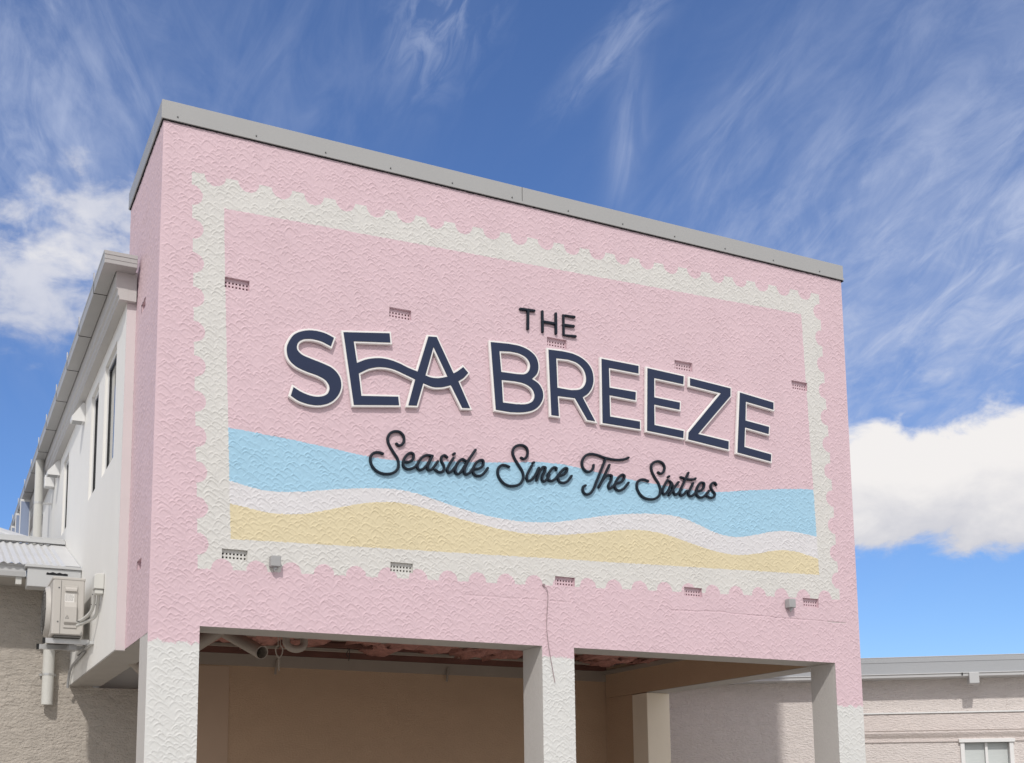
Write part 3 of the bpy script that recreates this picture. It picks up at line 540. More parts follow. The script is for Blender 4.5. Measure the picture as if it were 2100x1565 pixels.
SEA_TOP = [4.969,4.968,4.965,4.961,4.955,4.948,4.942,4.936,4.928,4.92,4.911,4.902,4.893,4.884,4.874,4.866,4.86,4.857,4.858,4.863,4.872,4.883,4.893,4.904,4.915,4.926,4.936,4.947,4.957,4.968,4.98,4.993,5.007,5.02,5.03,5.037,5.04,5.039,5.032,5.022,5.012,5.002,4.994,4.987,4.979,4.973,4.968,4.963,4.96,4.956,4.952,4.948,4.945,4.944,4.946,4.951,4.961,4.974,4.99,5.006,5.022,5.037,5.052,5.066,5.08,5.094,5.107,5.118,5.129,5.136,5.141,5.143,5.144,5.144]
SEA_BOT = [4.495,4.49,4.48,4.462,4.442,4.427,4.421,4.424,4.433,4.448,4.466,4.485,4.503,4.52,4.536,4.55,4.561,4.569,4.573,4.571,4.56,4.543,4.522,4.5,4.478,4.457,4.439,4.424,4.412,4.403,4.397,4.393,4.393,4.396,4.404,4.415,4.43,4.449,4.471,4.494,4.517,4.539,4.559,4.576,4.592,4.606,4.617,4.626,4.633,4.637,4.636,4.627,4.609,4.583,4.552,4.52,4.495,4.481,4.478,4.486,4.503,4.526,4.553,4.577,4.597,4.609,4.615,4.614,4.607,4.598,4.59,4.586,4.584,4.584]
SAND_TOP = [4.28,4.277,4.271,4.259,4.243,4.228,4.219,4.217,4.224,4.239,4.261,4.288,4.318,4.349,4.379,4.403,4.423,4.436,4.443,4.443,4.436,4.422,4.404,4.386,4.368,4.351,4.335,4.321,4.307,4.295,4.285,4.279,4.275,4.276,4.279,4.285,4.294,4.306,4.32,4.336,4.354,4.373,4.391,4.408,4.422,4.432,4.438,4.439,4.433,4.421,4.404,4.384,4.362,4.341,4.321,4.304,4.29,4.281,4.278,4.282,4.294,4.313,4.336,4.359,4.377,4.388,4.39,4.385,4.37,4.35,4.329,4.315,4.31,4.309]
BRICKS = [(0.705,6.338),(2.316,6.341),(4.067,6.34),(5.662,6.342),(7.284,6.361),(0.735,3.805),(2.335,3.817),(4.113,3.818),(5.69,3.82),(7.301,3.815)]
CABLE = [(3.861,3.758),(3.871,3.744),(3.882,3.73),(3.892,3.715),(3.899,3.696),(3.904,3.648),(3.901,3.586),(3.896,3.522),(3.892,3.463),(3.89,3.422),(3.888,3.383),(3.887,3.345),(3.887,3.305),(3.89,3.26),(3.894,3.214),(3.899,3.167),(3.906,3.12),(3.915,3.069),(3.925,3.016),(3.936,2.964),(3.946,2.916),(3.953,2.88),(3.959,2.847),(3.966,2.814),(3.972,2.781)]
CRACKS = [[(3.002,3.597),(3.453,3.604),(3.892,3.607),(4.185,3.61)],[(5.391,3.603),(5.993,3.625),(6.585,3.617),(7.132,3.615),(7.808,3.612)]]
WX = np.linspace(.45, 7.75, 74)
FW = 8.0                      # front width
ZTOP, ZB, ZC = 7.775, 3.148, 7.965
OPEN = [(0.438, 3.836), (4.203, 7.615)]
PILLARS = [(0.0, 0.438), (3.836, 4.203), (7.615, 8.0)]

# ------------------------------------------------------------------ ground
g = MB()
g.add([(-600, -600, 0), (600, -600, 0), (600, 600, 0), (-600, 600, 0)], [(0, 1, 2, 3)])
ground = g.build('ground', GROUNDM)
ground['kind'] = 'structure'


# ------------------------------------------------------------------ trowelled stucco relief
def stucco(nx, nz, res, seed, arc_w=0.039, row=0.037, colw=0.072, hgt=0.0060):
    """relief of overlapping fan strokes, worked from the top down; every stroke overwrites what lies below it"""
    r = np.random.default_rng(seed)
    H = np.zeros((nz, nx), np.float32)
    pad = int(0.2 / res)
    Hb = np.zeros((nz + 2 * pad, nx + 2 * pad), np.float32)
    rows = int((nz * res + 0.3) / row)
    cols = int((nx * res + 0.3) / colw) + 1
    # slow changes in how hard the trowel was pressed
    gz, gx = rows // 4 + 3, cols // 3 + 3
    press = r.uniform(0.7, 1.15, (gz, gx))
    for j in range(rows):
        zc = nz * res + 0.12 - j * row
        drift = 0.55 * j * row
        order = r.permutation(cols)
        for i in order:
            xc = (i * colw + drift) % (cols * colw) - 0.12 + r.normal(0, 0.020)
            z0 = zc + r.normal(0, 0.014) + 0.022 * math.sin(i * 2.4)
            a = arc_w * r.uniform(0.62, 1.35)
            b = a * r.uniform(0.75, 1.05)
            tail = r.uniform(1.4, 2.7)
            p = press[min(j // 4, gz - 1), min(i // 3, gx - 1)] * r.uniform(0.65, 1.15)
            if r.random() < 0.07:
                p *= 0.3
            x0, x1 = xc - 1.1 * a, xc + tail * a * 1.1
            zlo, zhi = z0 - 2.2 * a, z0 + b * 1.1
            ia, ib = int(x0 / res) + pad, int(x1 / res) + pad + 1
            ja, jb = int(zlo / res) + pad, int(zhi / res) + pad + 1
            ia, ja = max(ia, 0), max(ja, 0)
            ib, jb = min(ib, Hb.shape[1]), min(jb, Hb.shape[0])
            if ib - ia < 3 or jb - ja < 3:
                continue
            X = ((np.arange(ia, ib) - pad) * res - xc)[None, :] / a
            Z = ((np.arange(ja, jb) - pad) * res - z0)[:, None] / a
            U = np.where(X < 0, -X, X / tail)
            top = (b / a) * (1 - np.clip(U, 0, 1.3) ** 2.0) - 0.36 * np.clip(X, 0, None)
            d = (top - Z) * a                              # distance below the upper edge of the stroke
            k = 1.0 / np.sqrt(1 + (1.3 * np.clip(U, 0, 1)) ** 2)
            d = d * k
            edge = np.clip(1.15 - U, 0, 1)
            lip = np.exp(-(np.clip(d - 0.003, 0, None) / 0.0068) ** 2) * np.clip((d + 0.004) / 0.006, 0, 1)
            new = hgt * p * lip * np.clip(edge * 2.2, 0, 1) - 0.0007
            w = np.clip((d + 0.004) / 0.005, 0, 1) * np.clip(1.0 - d / (1.15 * a), 0, 1) * np.clip((1.1 - U) * 4, 0, 1)
            w = np.clip(w * 1.7, 0, 1)
            S = Hb[ja:jb, ia:ib]
            S[...] = S * (1 - w) + new * w
    H = Hb[pad:pad + nz, pad:pad + nx]
    # grit
    n = r.normal(0, 1, H.shape).astype(np.float32)
    for _ in range(2):
        n = (n + np.roll(n, 1, 0) + np.roll(n, -1, 0) + np.roll(n, 1, 1) + np.roll(n, -1, 1)) / 5
    low = r.normal(0, 1, (H.shape[0] // 60 + 2, H.shape[1] // 60 + 2))
    zi = np.linspace(0, low.shape[0] - 1.01, H.shape[0]); xi = np.linspace(0, low.shape[1] - 1.01, H.shape[1])
    a0, b0 = zi.astype(int), xi.astype(int)
    fz, fx = (zi - a0)[:, None], (xi - b0)[None, :]
    L = low[a0][:, b0] * (1 - fz) * (1 - fx) + low[a0 + 1][:, b0] * fz * (1 - fx) + low[a0][:, b0 + 1] * (1 - fz) * fx + low[a0 + 1][:, b0 + 1] * fz * fx
    return H + n * 0.0011 + L.astype(np.float32) * 0.0012


RES = 0.0062
ZLOW = 1.8
nx = int(round(FW / RES)) + 1
nz = int(round((ZTOP - ZLOW) / RES)) + 1
xs = np.linspace(0, FW, nx)
zs = np.linspace(ZLOW, ZTOP, nz)
HF = stucco(nx, nz, RES, 5)
# smoother trowelled strip on the outer corners, and the two hairline joints
HF *= np.clip(0.35 + xs / 0.10, 0, 1)[None, :]
HF *= np.clip((FW - xs) / 0.02, 0, 1)[None, :] * np.clip(xs / 0.02, 0, 1)[None, :]
for line in CRACKS:
    lx = [q[0] for q in line]; lz = [q[1] for q in line]
    zl = np.interp(xs, lx, lz) + 0.006 * np.interp(xs, np.linspace(0, 8, 90), rng.normal(0, .5, 90))
    m = ((xs > lx[0]) & (xs < lx[-1]))[None, :] & (np.abs(zs[:, None] - zl[None, :]) < 0.0055)
    HF = np.where(m, HF - (0.003 if lx[0] < 4 else 0.0055), HF)

xc, zc = 0.5 * (xs[:-1] + xs[1:]), 0.5 * (zs[:-1] + zs[1:])
XC, ZCc = np.meshgrid(xc, zc)
wob = np.interp(XC.ravel() * 37 % 97, np.arange(98), rng.normal(0, 0.0016, 98)).reshape(XC.shape) + rng.normal(0, 0.0010, XC.shape)
keep = np.ones(XC.shape, bool)
for a, b in OPEN:
    keep &= ~((XC > a) & (XC < b) & (ZCc < ZB))
for bx, bz in BRICKS:
    keep &= ~((np.abs(XC - bx) < 0.116) & (np.abs(ZCc - bz) < 0.049))

TL, TR, BL, BR = (0.262, 7.335), (7.642, 7.54), (0.41, 3.653), (7.73, 3.878)
iTL, iTR, iBL, iBR = (0.565, 7.045), (7.362, 7.245), (0.696, 3.944), (7.445, 4.146)


def inside_quad(tl, tr, bl, br):
    s = np.ones(XC.shape, bool)
    poly = [tl, bl, br, tr]
    for k in range(4):
        (ax, az), (bx, bz) = poly[k], poly[(k + 1) % 4]
        s &= ((bx - ax) * (ZCc + wob - az) - (bz - az) * (XC + wob - ax)) > 0
    return s


stamp = inside_quad(TL, TR, BL, BR)
for (p, q, n, rad) in ((TL, TR, 23, .098), (BL, BR, 23, .098), (TL, BL, 11, .098), (TR, BR, 11, .098)):
    L = math.hypot(q[0] - p[0], q[1] - p[1])
    tooth = 0.118
    pitch = (L - tooth) / n
    for k in range(n):
        s = (tooth + (k * pitch) + (pitch - tooth) / 2) / L
        cx_, cz_ = p[0] + (q[0] - p[0]) * s, p[1] + (q[1] - p[1]) * s
        i0, i1 = np.searchsorted(xc, [cx_ - .13, cx_ + .13]); j0, j1 = np.searchsorted(zc, [cz_ - .13, cz_ + .13])
        sl = (slice(j0, j1), slice(i0, i1))
        stamp[sl] &= ~((XC[sl] + wob[sl] - cx_) ** 2 + (ZCc[sl] + wob[sl] - cz_) ** 2 < rad ** 2)
inner = inside_quad(iTL, iTR, iBL, iBR)
seat = catmull(SEA_TOP, WX, XC.ravel()).reshape(XC.shape)
seab = catmull(SEA_BOT, WX, XC.ravel()).reshape(XC.shape)
sandt = catmull(SAND_TOP, WX, XC.ravel()).reshape(XC.shape)
ZW = ZCc + wob
zone = np.zeros(XC.shape, np.int8)                       # 0 pink
zone[stamp] = 1
zone[inner] = 0
zone[inner & (ZW < seat)] = 2
zone[inner & (ZW < seab)] = 3
zone[inner & (ZW < sandt)] = 4
fuz = np.interp(XC.ravel(), np.linspace(0, 8, 240), rng.normal(0, 0.012, 240)).reshape(XC.shape) + rng.normal(0, 0.006, XC.shape)
for (a, b), zp in zip(PILLARS, (2.998, 3.035, 2.657)):
    zone[(XC >= a - .01) & (XC <= b + .01) & (ZCc + fuz < zp)] = 5

bld = thing('pink_building', 'two storey pink stucco building with a stamp mural over an open carport', 'building')
VI = (np.arange(nz)[:, None] * nx + np.arange(nx)[None, :])
V = np.zeros((nz, nx, 3), np.float32)
V[..., 0] = xs[None, :]
V[..., 1] = -HF
V[..., 2] = zs[:, None]
V = V.reshape(-1, 3)
Q = np.stack([VI[:-1, :-1], VI[:-1, 1:], VI[1:, 1:], VI[1:, :-1]], -1)
for k, (nm, mt) in enumerate((('front_wall', PINK), ('stamp_border', WHITE), ('sea_band', SEA), ('foam_band', FOAM), ('sand_band', SAND), ('pillar_face', PILLAR))):
    if nm == 'pillar_face':
        groups = [((zone == 5) & keep & (XC > a - .02) & (XC < b + .02)) for a, b in PILLARS]
    else:
        groups = [(zone == k) & keep]
    for msk in groups:
        q = Q[msk]
        if not len(q):
            continue
        used, inv = np.unique(q.ravel(), return_inverse=True)
        mesh_arrays(nm, V[used], inv.reshape(-1, 4), mt, bld)

# left return of the pink wall
sy_, sz_ = 0.009, 0.0085
ny2, nz2 = int(1.30 / sy_) + 1, int((ZTOP - 3.066) / sz_) + 1
H2 = stucco(ny2, nz2, 0.009, 19, 0.05, 0.042, 0.075, 0.0045)
ys2 = np.linspace(0, 1.79, ny2); zs2 = np.linspace(3.066, ZTOP, nz2)
H2 *= np.clip(ys2 / 0.03, 0, 1)[None, :]
V2 = np.zeros((nz2, ny2, 3), np.float32)
V2[..., 0] = -H2; V2[..., 1] = ys2[None, :]; V2[..., 2] = zs2[:, None]
VI2 = (np.arange(nz2)[:, None] * ny2 + np.arange(ny2)[None, :])
Q2 = np.stack([VI2[:-1, 1:], VI2[:-1, :-1], VI2[1:, :-1], VI2[1:, 1:]], -1).reshape(-1, 4)
yc2 = 0.5 * (ys2[:-1] + ys2[1:]); zc2 = 0.5 * (zs2[:-1] + zs2[1:])
kp = np.ones((nz2 - 1, ny2 - 1), bool)
SIDEB = [(0.78, 6.315), (0.56, 3.76)]
for by, bz in SIDEB:
    kp &= ~((np.abs(yc2[None, :] - by) < 0.112) & (np.abs(zc2[:, None] - bz) < 0.046))
Q2 = Q2[kp.ravel()]
mesh_arrays('side_wall', V2.reshape(-1, 3), Q2, PINK, bld)

# solid wall behind the relief
core = MB()
core.box(0.112, 7.995, 0.112, 0.40, 3.62, ZTOP)
core.box(0.112, 0.40, 0.40, 1.785, 3.62, ZTOP)
core.box(0.0, 8.0, 1.60, 1.79, 6.9, ZTOP - .002)
core.box(7.90, 7.998, 0.004, 0.112, 3.62, ZTOP - .001)
core.box(7.72, 7.995, 0.41, 5.15, 3.625, 6.6)
core.build('wall_core', PINK, bld)
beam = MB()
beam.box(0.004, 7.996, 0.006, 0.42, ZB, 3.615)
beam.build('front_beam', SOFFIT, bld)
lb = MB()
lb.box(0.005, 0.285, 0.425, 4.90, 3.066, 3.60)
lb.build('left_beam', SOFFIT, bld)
rb = MB()
rb.box(7.615, 8.0, 0.425, 4.90, ZB + .003, 3.62)
rb.build('right_beam', TAUPE, bld)
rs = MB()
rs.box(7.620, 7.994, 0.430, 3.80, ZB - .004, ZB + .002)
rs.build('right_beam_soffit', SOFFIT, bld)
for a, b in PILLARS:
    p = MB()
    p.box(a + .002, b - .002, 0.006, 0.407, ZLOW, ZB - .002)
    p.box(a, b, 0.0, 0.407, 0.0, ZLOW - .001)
    p.build('pillar', PILLARSHADE, bld)
bp_ = MB()
bp_.box(7.615, 8.0, 3.80, 4.18, 0, ZB - .006)
bp_.build('back_pillar', CREAM, bld, bevel=.006)
sw = MB()
sw.box(7.62, 7.99, 4.185, 4.91, 0, ZB - .001)
sw.build('inner_side_wall', TAUPE, bld)
bw = MB()
bw.box(1.0, 8.0, 4.916, 5.15, 0, 3.90)
bw.build('back_wall', TAUPE, bld)
tr = MB()
tr.box(0.285, 7.615, 4.885, 4.914, 3.40, 3.555)
tr.build('ceiling_trim', TRIM, bld)
tr = MB()
tr.box(0.285, 7.615, 4.862, 4.912, 3.558, 3.85)
tr.build('ceiling_ledger', TIMBER, bld)
tr = MB()
tr.box(7.575, 7.613, 0.43, 4.88, 3.50, 3.56)
tr.build('ceiling_trim', TRIM, bld)
# boarded panel on the left of the back wall
pn = MB()
pn.box(1.0, 1.89, 4.905, 4.914, 2.02, 3.385)
pn.build('wall_panel', material('panel_paint', (0.46, 0.33, 0.235), 0.7, 0.03, 2.0), bld)
pn = MB()
pn.box(1.0, 2.7, 4.902, 4.914, 1.2, 2.012)
pn.build('wall_panel', material('lower_panel_paint', (0.52, 0.40, 0.31), 0.7, 0.03, 2.0), bld)

# open ceiling: joists, battens, loose insulation
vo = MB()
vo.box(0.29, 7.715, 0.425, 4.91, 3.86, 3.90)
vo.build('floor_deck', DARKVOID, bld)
for k, y in enumerate((0.60, 1.05, 1.55, 2.05, 2.55, 3.05, 3.55, 4.05, 4.55)):
    t = MB()
    t.box(0.29, 7.57, y, y + .032, 3.60 - .012 * (k % 2), 3.645)
    t.build('ceiling_batten', TIMBER if k % 2 else TRIM, bld, bevel=.004)
for k in range(13):
    x = 0.55 + k * 0.575
    t = MB()
    t.box(x, x + .045, 0.43, 4.90, 3.648, 3.855)
    t.build('ceiling_joist', TIMBER, bld)
for k in range(65):
    cx_, cy_ = 0.55 + (k % 13) * 0.575 + 0.31, random.uniform(1.45, 1.9) if k < 13 else random.uniform(2.2, 2.8) if k < 26 else random.uniform(3.0, 3.7) if k < 39 else random.uniform(2.6, 4.2)
    bm = bmesh.new()
    bmesh.ops.create_icosphere(bm, subdivisions=3, radius=1)
    for v in bm.verts:
        q = v.co
        w = 1 + .22 * math.sin(7 * q.x + k) + .18 * math.sin(9 * q.y + 2 * k) + .15 * math.sin(13 * q.z + k) + random.uniform(-.05, .05)
        v.co = Vector((cx_ + q.x * .23 * w, cy_ + q.y * .6 * w, (3.66, 3.70, 3.63)[k * 7 % 5 % 3] + q.z * .10 * w))
    for fc in bm.faces:
        fc.smooth = True
    me = bpy.data.meshes.new('insulation_batt')
    bm.to_mesh(me); bm.free()
    me.materials.append(BATT)
    o = bpy.data.objects.new('insulation_batt', me)
    col.objects.link(o); o.parent = bld
# drain pipes in the open ceiling
def pipe_open(pts, r, name, parent, mat, n=24):
    m = MB()
    m.tube(pts, r, n, caps=False)
    m.tube(pts, r * .90, n, caps=False)
    a = len(m.v)
    last = (len(pts) - 1) * n
    half = len(m.v) // 2
    for k in range(n):
        m.f.append((last + k, last + (k + 1) % n, half + last + (k + 1) % n, half + last + k))
    o = m.build(name, mat, parent, smooth=True)
    return o
pe = Vector((1.47, 1.75, 3.17))
pd = Vector((-0.30, 1.0, 0.42)).normalized()
pipe_open([pe + pd * 1.0, pe + pd * .6, pe + pd * .3, pe], 0.072, 'drain_pipe', bld, PVCDULL)
cap_ = MB()
cap_.tube([pe + pd * .34, pe + pd * .26], 0.0645, 16)
cap_.build('pipe_bore', BLACKGAP, bld)
def arc(c, r, a0, a1, n, u, v):
    return [Vector(c) + Vector(u) * (r * math.cos(a0 + (a1 - a0) * k / n)) + Vector(v) * (r * math.sin(a0 + (a1 - a0) * k / n)) for k in range(n + 1)]
el = MB()
el.tube([Vector((1.83, 2.1, 3.50)), Vector((1.83, 2.1, 3.40))] + arc((1.93, 2.1, 3.345), .10, math.pi, 2 * math.pi, 10, (1, 0, 0), (0, .2, .75)) + [Vector((2.03, 2.1, 3.62))], 0.042, 16)
el.build('drain_elbow', PVCDULL, bld, smooth=True)
el = MB()
el.tube([Vector((0.52, 1.6, 3.03)) , Vector((0.75, 1.65, 3.20)), Vector((0.98, 1.7, 3.36)), Vector((1.1, 1.8, 3.5))], 0.075, 18)
el.build('drain_elbow', PVCDULL, bld, smooth=True)
for x, z in ((2.52, 3.30), (5.0, 3.30)):
    t = MB(); t.tube([(x, 4.86, z + .2), (x - .02, 4.86, z + .09), (x - .03, 4.86, z)], .016, 6)
    t.build('hanging_strap', TRIM, bld)
# slanted pipe under the left overhang
t = MB(); t.tube([(0.16, 2.4, 3.18), (0.30, 2.4, 3.06), (0.56, 2.42, 2.80)], .05, 14)
t.build('drain_pipe', PVCDULL, bld, smooth=True)

# metal capping on the parapet
capping = MB()
capping.box(-0.022, FW + .022, -0.022, 0.42, ZTOP + .006, ZC)
capping.build('parapet_capping', FASCIA, bld, bevel=.005)
capping = MB()
capping.box(-0.022, 0.40, 0.422, 1.82, ZTOP + .006, ZC - .001)
capping.build('parapet_capping', FASCIA, bld, bevel=.005)
sh = MB()  # black strip imitating the shade line under the capping overhang
sh.box(-0.012, FW + .030, -0.012, 0.41, ZTOP - .003, ZTOP + .004)
sh.box(-0.012, 0.40, 0.412, 1.80, ZTOP - .003, ZTOP + .004)
sh.build('capping_shade_line', BLACKGAP, bld)
lip = MB()
lip.box(-0.024, FW + .024, -0.026, -0.0225, ZTOP + .006, ZTOP + .030)
lip.build('capping_lip', FASCIA, bld)
jn = MB()
jn.box(3.667, 3.673, -0.0240, -0.0222, ZTOP + .03, ZC - .004)
jn.build('capping_joint', SCREW, bld)
first = None
for x in (0.12, 0.85, 1.53, 2.2, 2.87, 3.55, 4.22, 4.9, 5.58, 6.27, 6.96, 7.65):
    if first is None:
        t = MB()
        t.tube([(0, -.0215, 0), (0, -.031, 0)], .0065, 8)
        first = t.build('screw', SCREW, bld)
        o = first
    else:
        o = first.copy(); col.objects.link(o); o.parent = bld
    o.location = (x, 0, ZTOP + .045)

# pierced air bricks
def air_brick(mat):
    m = MB()
    W_, H_ = .115, .048
    pit = 2 * W_ / 7
    for k in range(8):
        x = -W_ + k * pit
        m.box(max(x - .0075, -W_), min(x + .0075, W_), .030, .068, -H_, H_)
    for z0, z1 in ((-H_, -.034), (-.0165, -.0005), (.0175, H_)):
        for k in range(7):
            x = -W_ + k * pit
            m.box(x + .0076, x + pit - .0076, .031, .067, z0, z1)
    # recess walls
    m.box(-W_ - .006, -W_ - .001, .0035, .07, -H_ - .005, H_ + .006)
    m.box(W_ + .001, W_ + .006, .0035, .07, -H_ - .005, H_ + .006)
    m.box(-W_ - .0005, W_ + .0005, .0035, .07, H_ + .001, H_ + .006)
    m.box(-W_ - .0005, W_ + .0005, .0035, .07, -H_ - .005, -H_ - .001)
    o = m.build('air_brick', mat, bld)
    d = MB(); d.box(-W_, W_, .0705, .085, -H_, H_)
    d.build('air_brick_void', BLACKGAP, o)
    return o
protos = {}
for k, (bx, bz) in enumerate(BRICKS):
    mt = WHITE if k in (5, 6) else PINK
    if mt.name not in protos:
        o = protos[mt.name] = air_brick(mt)
    else:
        s_ = protos[mt.name]
        o = s_.copy(); col.objects.link(o); o.parent = bld
        for ch in s_.children:
            c2_ = ch.copy(); col.objects.link(c2_); c2_.parent = o
    o.location = (bx, 0, bz)
for by, bz in SIDEB:
    s_ = protos[PINK.name]
    o = s_.copy(); col.objects.link(o); o.parent = bld
    for ch in s_.children:
        c2_ = ch.copy(); col.objects.link(c2_); c2_.parent = o
    o.location = (0, by, bz)
    o.rotation_euler = (0, 0, -math.pi / 2)


# ------------------------------------------------------------------ raised letters
def offset_poly(P, d):
    n = len(P)
    A = sum(P[i][0] * P[(i + 1) % n][1] - P[(i + 1) % n][0] * P[i][1] for i in range(n))
    s = 1 if A > 0 else -1
    out = []
    for i in range(n):
        a, b, c = Vector(P[i - 1]), Vector(P[i]), Vector(P[(i + 1) % n])
        e1, e2 = (b - a), (c - b)
        if e1.length < 1e-6 or e2.length < 1e-6:
            out.append(tuple(b)); continue
        e1.normalize(); e2.normalize()
        n1, n2 = Vector((e1.y, -e1.x)) * s, Vector((e2.y, -e2.x)) * s
        m = n1 + n2
        if m.length < 0.3:
            out.append(tuple(b + n1 * d)); continue
        m.normalize()
        k = min(1.0 / max(m.dot(n1), 0.35), 2.4)
        out.append(tuple(b + m * d * k))
    return out


def plate(loops, d, y_front, y_back, cham, name, mat, parent):
    """flat letter with holes: loops[0] outline, the rest holes; grown by d; front edge chamfered"""
    grown = [offset_poly(P, d if k == 0 else -d) for k, P in enumerate(loops)]
    m = MB()
    rings = []
    fin = [offset_poly(P, -cham if k == 0 else cham) for k, P in enumerate(grown)]
    for P, F in zip(grown, fin):
        n = len(P)
        o = len(m.v)
        m.v += [(x, y_back, z) for x, z in P] + [(x, y_front + cham, z) for x, z in P] + [(x, y_front, z) for x, z in F]
        for i in range(n):
            j = (i + 1) % n
            m.f.append((o + i, o + j, o + n + j, o + n + i))
            m.f.append((o + n + i, o + n + j, o + 2 * n + j, o + 2 * n + i))
        rings.append((o, n))
    vl = [[Vector((x, z, 0)) for x, z in F] for F in fin]
    flat = []
    for (o, n) in rings:
        flat += [o + 2 * n + i for i in range(n)]
    for tri in tessellate_polygon(vl):
        m.f.append(tuple(flat[i] for i in tri))
    back = []
    for (o, n) in rings:
        back += [o + i for i in range(n)]
    for tri in tessellate_polygon([[Vector((x, z, 0)) for x, z in P] for P in grown]):
        m.f.append(tuple(back[i] for i in tri))
    return m.build(name, mat, parent)


LAB = {'S': ('big navy letter S with a white rim, first letter of the word SEA', 'letter'),
       'EA': ('big navy letters E and A joined by one wavy crossbar, white rimmed', 'letters'),
       'B': ('big navy letter B with a white rim, first letter of BREEZE', 'letter'),
       'R': ('big navy letter R with a white rim, between the B and an E', 'letter'),
       'E1': ('big navy letter E with a white rim, directly right of the R', 'letter'),
       'E2': ('big navy letter E with a white rim, directly left of the Z', 'letter'),
       'Z': ('big navy letter Z with a white rim in the word BREEZE', 'letter'),
       'E3': ('big navy letter E with a white rim, last letter right of the Z', 'letter')}
for k, loops in LETTERS.items():
    t = thing('sign_letter', LAB[k][0], LAB[k][1], 'big navy letters of the sign')
    plate(loops, 0.0185, -0.044, -0.012, 0.004, 'backing_panel', BACKING, t)
    plate(loops, 0.0, -0.050, -0.0445, 0.0015, 'face_panel', NAVY, t)


def stroke(paths, half, y0, y1, name, mat, parent):
    """rounded bar swept along a path in the wall plane"""
    m = MB()
    prof = [(-1.0, .15), (-1.0, .62), (-.72, .92), (-.3, .985), (0, 1.0), (.3, .985), (.72, .92), (1.0, .62), (1.0, .15), (.85, 0.0), (-.85, 0.0)]
    for idx, P in enumerate(paths):
        P = [Vector(q) for q in P]
        # extend into round ends
        d0 = (P[0] - P[1]).normalized(); d1 = (P[-1] - P[-2]).normalized()
        pts = [(P[0] + d0 * half * .95, .25), (P[0] + d0 * half * .75, .66), (P[0] + d0 * half * .4, .92)] + [(q, 1.0) for q in P] + \
              [(P[-1] + d1 * half * .4, .92), (P[-1] + d1 * half * .75, .66), (P[-1] + d1 * half * .95, .25)]
        n = len(prof)
        o = len(m.v)
        jit = 0.0007 * (idx % 4)
        for i, (q, w) in enumerate(pts):
            a = pts[max(i - 1, 0)][0]; b = pts[min(i + 1, len(pts) - 1)][0]
            t = (b - a).normalized()
            nn = Vector((-t.y, t.x))
            for u, h in prof:
                c = q + nn * (u * half * w)
                hh = h * (0.75 + .25 * w)
                m.v.append((c.x, y0 + (y1 - jit - y0) * hh, c.y))
        for i in range(len(pts) - 1):
            for k in range(n):
                m.f.append((o + i * n + k, o + i * n + (k + 1) % n, o + (i + 1) * n + (k + 1) % n, o + (i + 1) * n + k))
        m.f.append(tuple(o + k for k in range(n))[::-1])
        m.f.append(tuple(o + (len(pts) - 1) * n + k for k in range(n)))
    return m.build(name, mat, parent, smooth=True)


TL_ = {'T': 'small dark letter T, first letter of THE above the big letters',
       'H': 'small dark letter H, middle letter of THE above the big letters',
       'E': 'small dark letter E, last letter of THE, above an air brick'}
for k, strokes in THE.items():
    o = stroke(strokes, 0.0150, -0.004, -0.032, 'sign_letter', NAVYDARK, None)
    tag(o, TL_[k], 'letter', 'small dark letters of the word THE')
WL_ = {'Seaside': 'dark script word Seaside, leftmost word of the slogan',
       'Since': 'dark script word Since, over the blue sea band beside Seaside',
       'The': 'dark script word The with a long curled crossbar',
       'Sixties': 'dark script word Sixties, rightmost word of the slogan'}
for k, (strokes, dots) in WORDS.items():
    t = thing('script_word', WL_[k], 'word', 'script words of the slogan')
    stroke(strokes, 0.0132, -0.004, -0.032, 'lettering', NAVYDARK, t)
    for dx, dz in dots:
        stroke([[(dx - .006, dz - .004), (dx, dz), (dx + .006, dz + .004)]], 0.0132, -0.004, -0.031, 'letter_dot', NAVYDARK, t)

# ------------------------------------------------------------------ small fittings on the front
def fitting(x, z, label):
    t = thing('wall_sensor', label, 'fitting', 'small grey boxes on the front')
    b = MB(); b.box(x - .045, x + .045, -.085, -.004, z - .045, z + .055)
    b.build('housing', GREYPLASTIC, t, bevel=.006)
    b = MB(); b.tube([(x, -.045, z - .046), (x, -.045, z - .065)], .022, 12); b.tube([(x, -.045, z - .066), (x - .012, -.055, z - .082)], .011, 8)
    b.build('spigot', GREYPLASTIC, t)
fitting(1.090, 3.757, 'small grey box under the white stamp edge, left of the script')
fitting(6.972, 3.770, 'small grey box on the pink wall near the right edge')
cb = MB()
cb.tube([(x, -.016 - .004 * math.sin(i * .5), z) for i, (x, z) in enumerate(CABLE)], .0038, 6)
cb.tube([(CABLE[0][0], -.002, CABLE[0][1] + .004), (CABLE[0][0], -.020, CABLE[0][1] + .002)], .013, 8)
tag(cb.build('loose_cable', CABLEM), 'thin loose cable hanging down the pink wall onto the middle pillar', 'cable')
hk = MB()
hx, hy = 1.357, 0.75
hk.tube([(hx, hy, 3.62), (hx, hy, 3.10)], .004, 6); hk.tube([(hx + .022, hy, 3.62), (hx + .022, hy, 3.10)], .004, 6)
lp = [(hx + .011 + .034 * math.sin(a) * (1 + .25 * math.cos(a)), hy, 3.058 + .060 * math.cos(a)) for a in [2 * math.pi * k / 20 + .2 for k in range(20)]]
hk.tube(lp, .006, 6)
for ph in (0, math.pi):
    hk.tube([(hx + .011 + .007 * math.sin(k * 1.1 + ph), hy + .007 * math.cos(k * 1.1 + ph), 2.998 - k * .011) for k in range(13)], .0035, 5)
tag(hk.build('wire_hook', TRIM, None, smooth=True), 'twisted wire loop hanging from the carport ceiling beside the drain pipe', 'hook')
hk = MB()
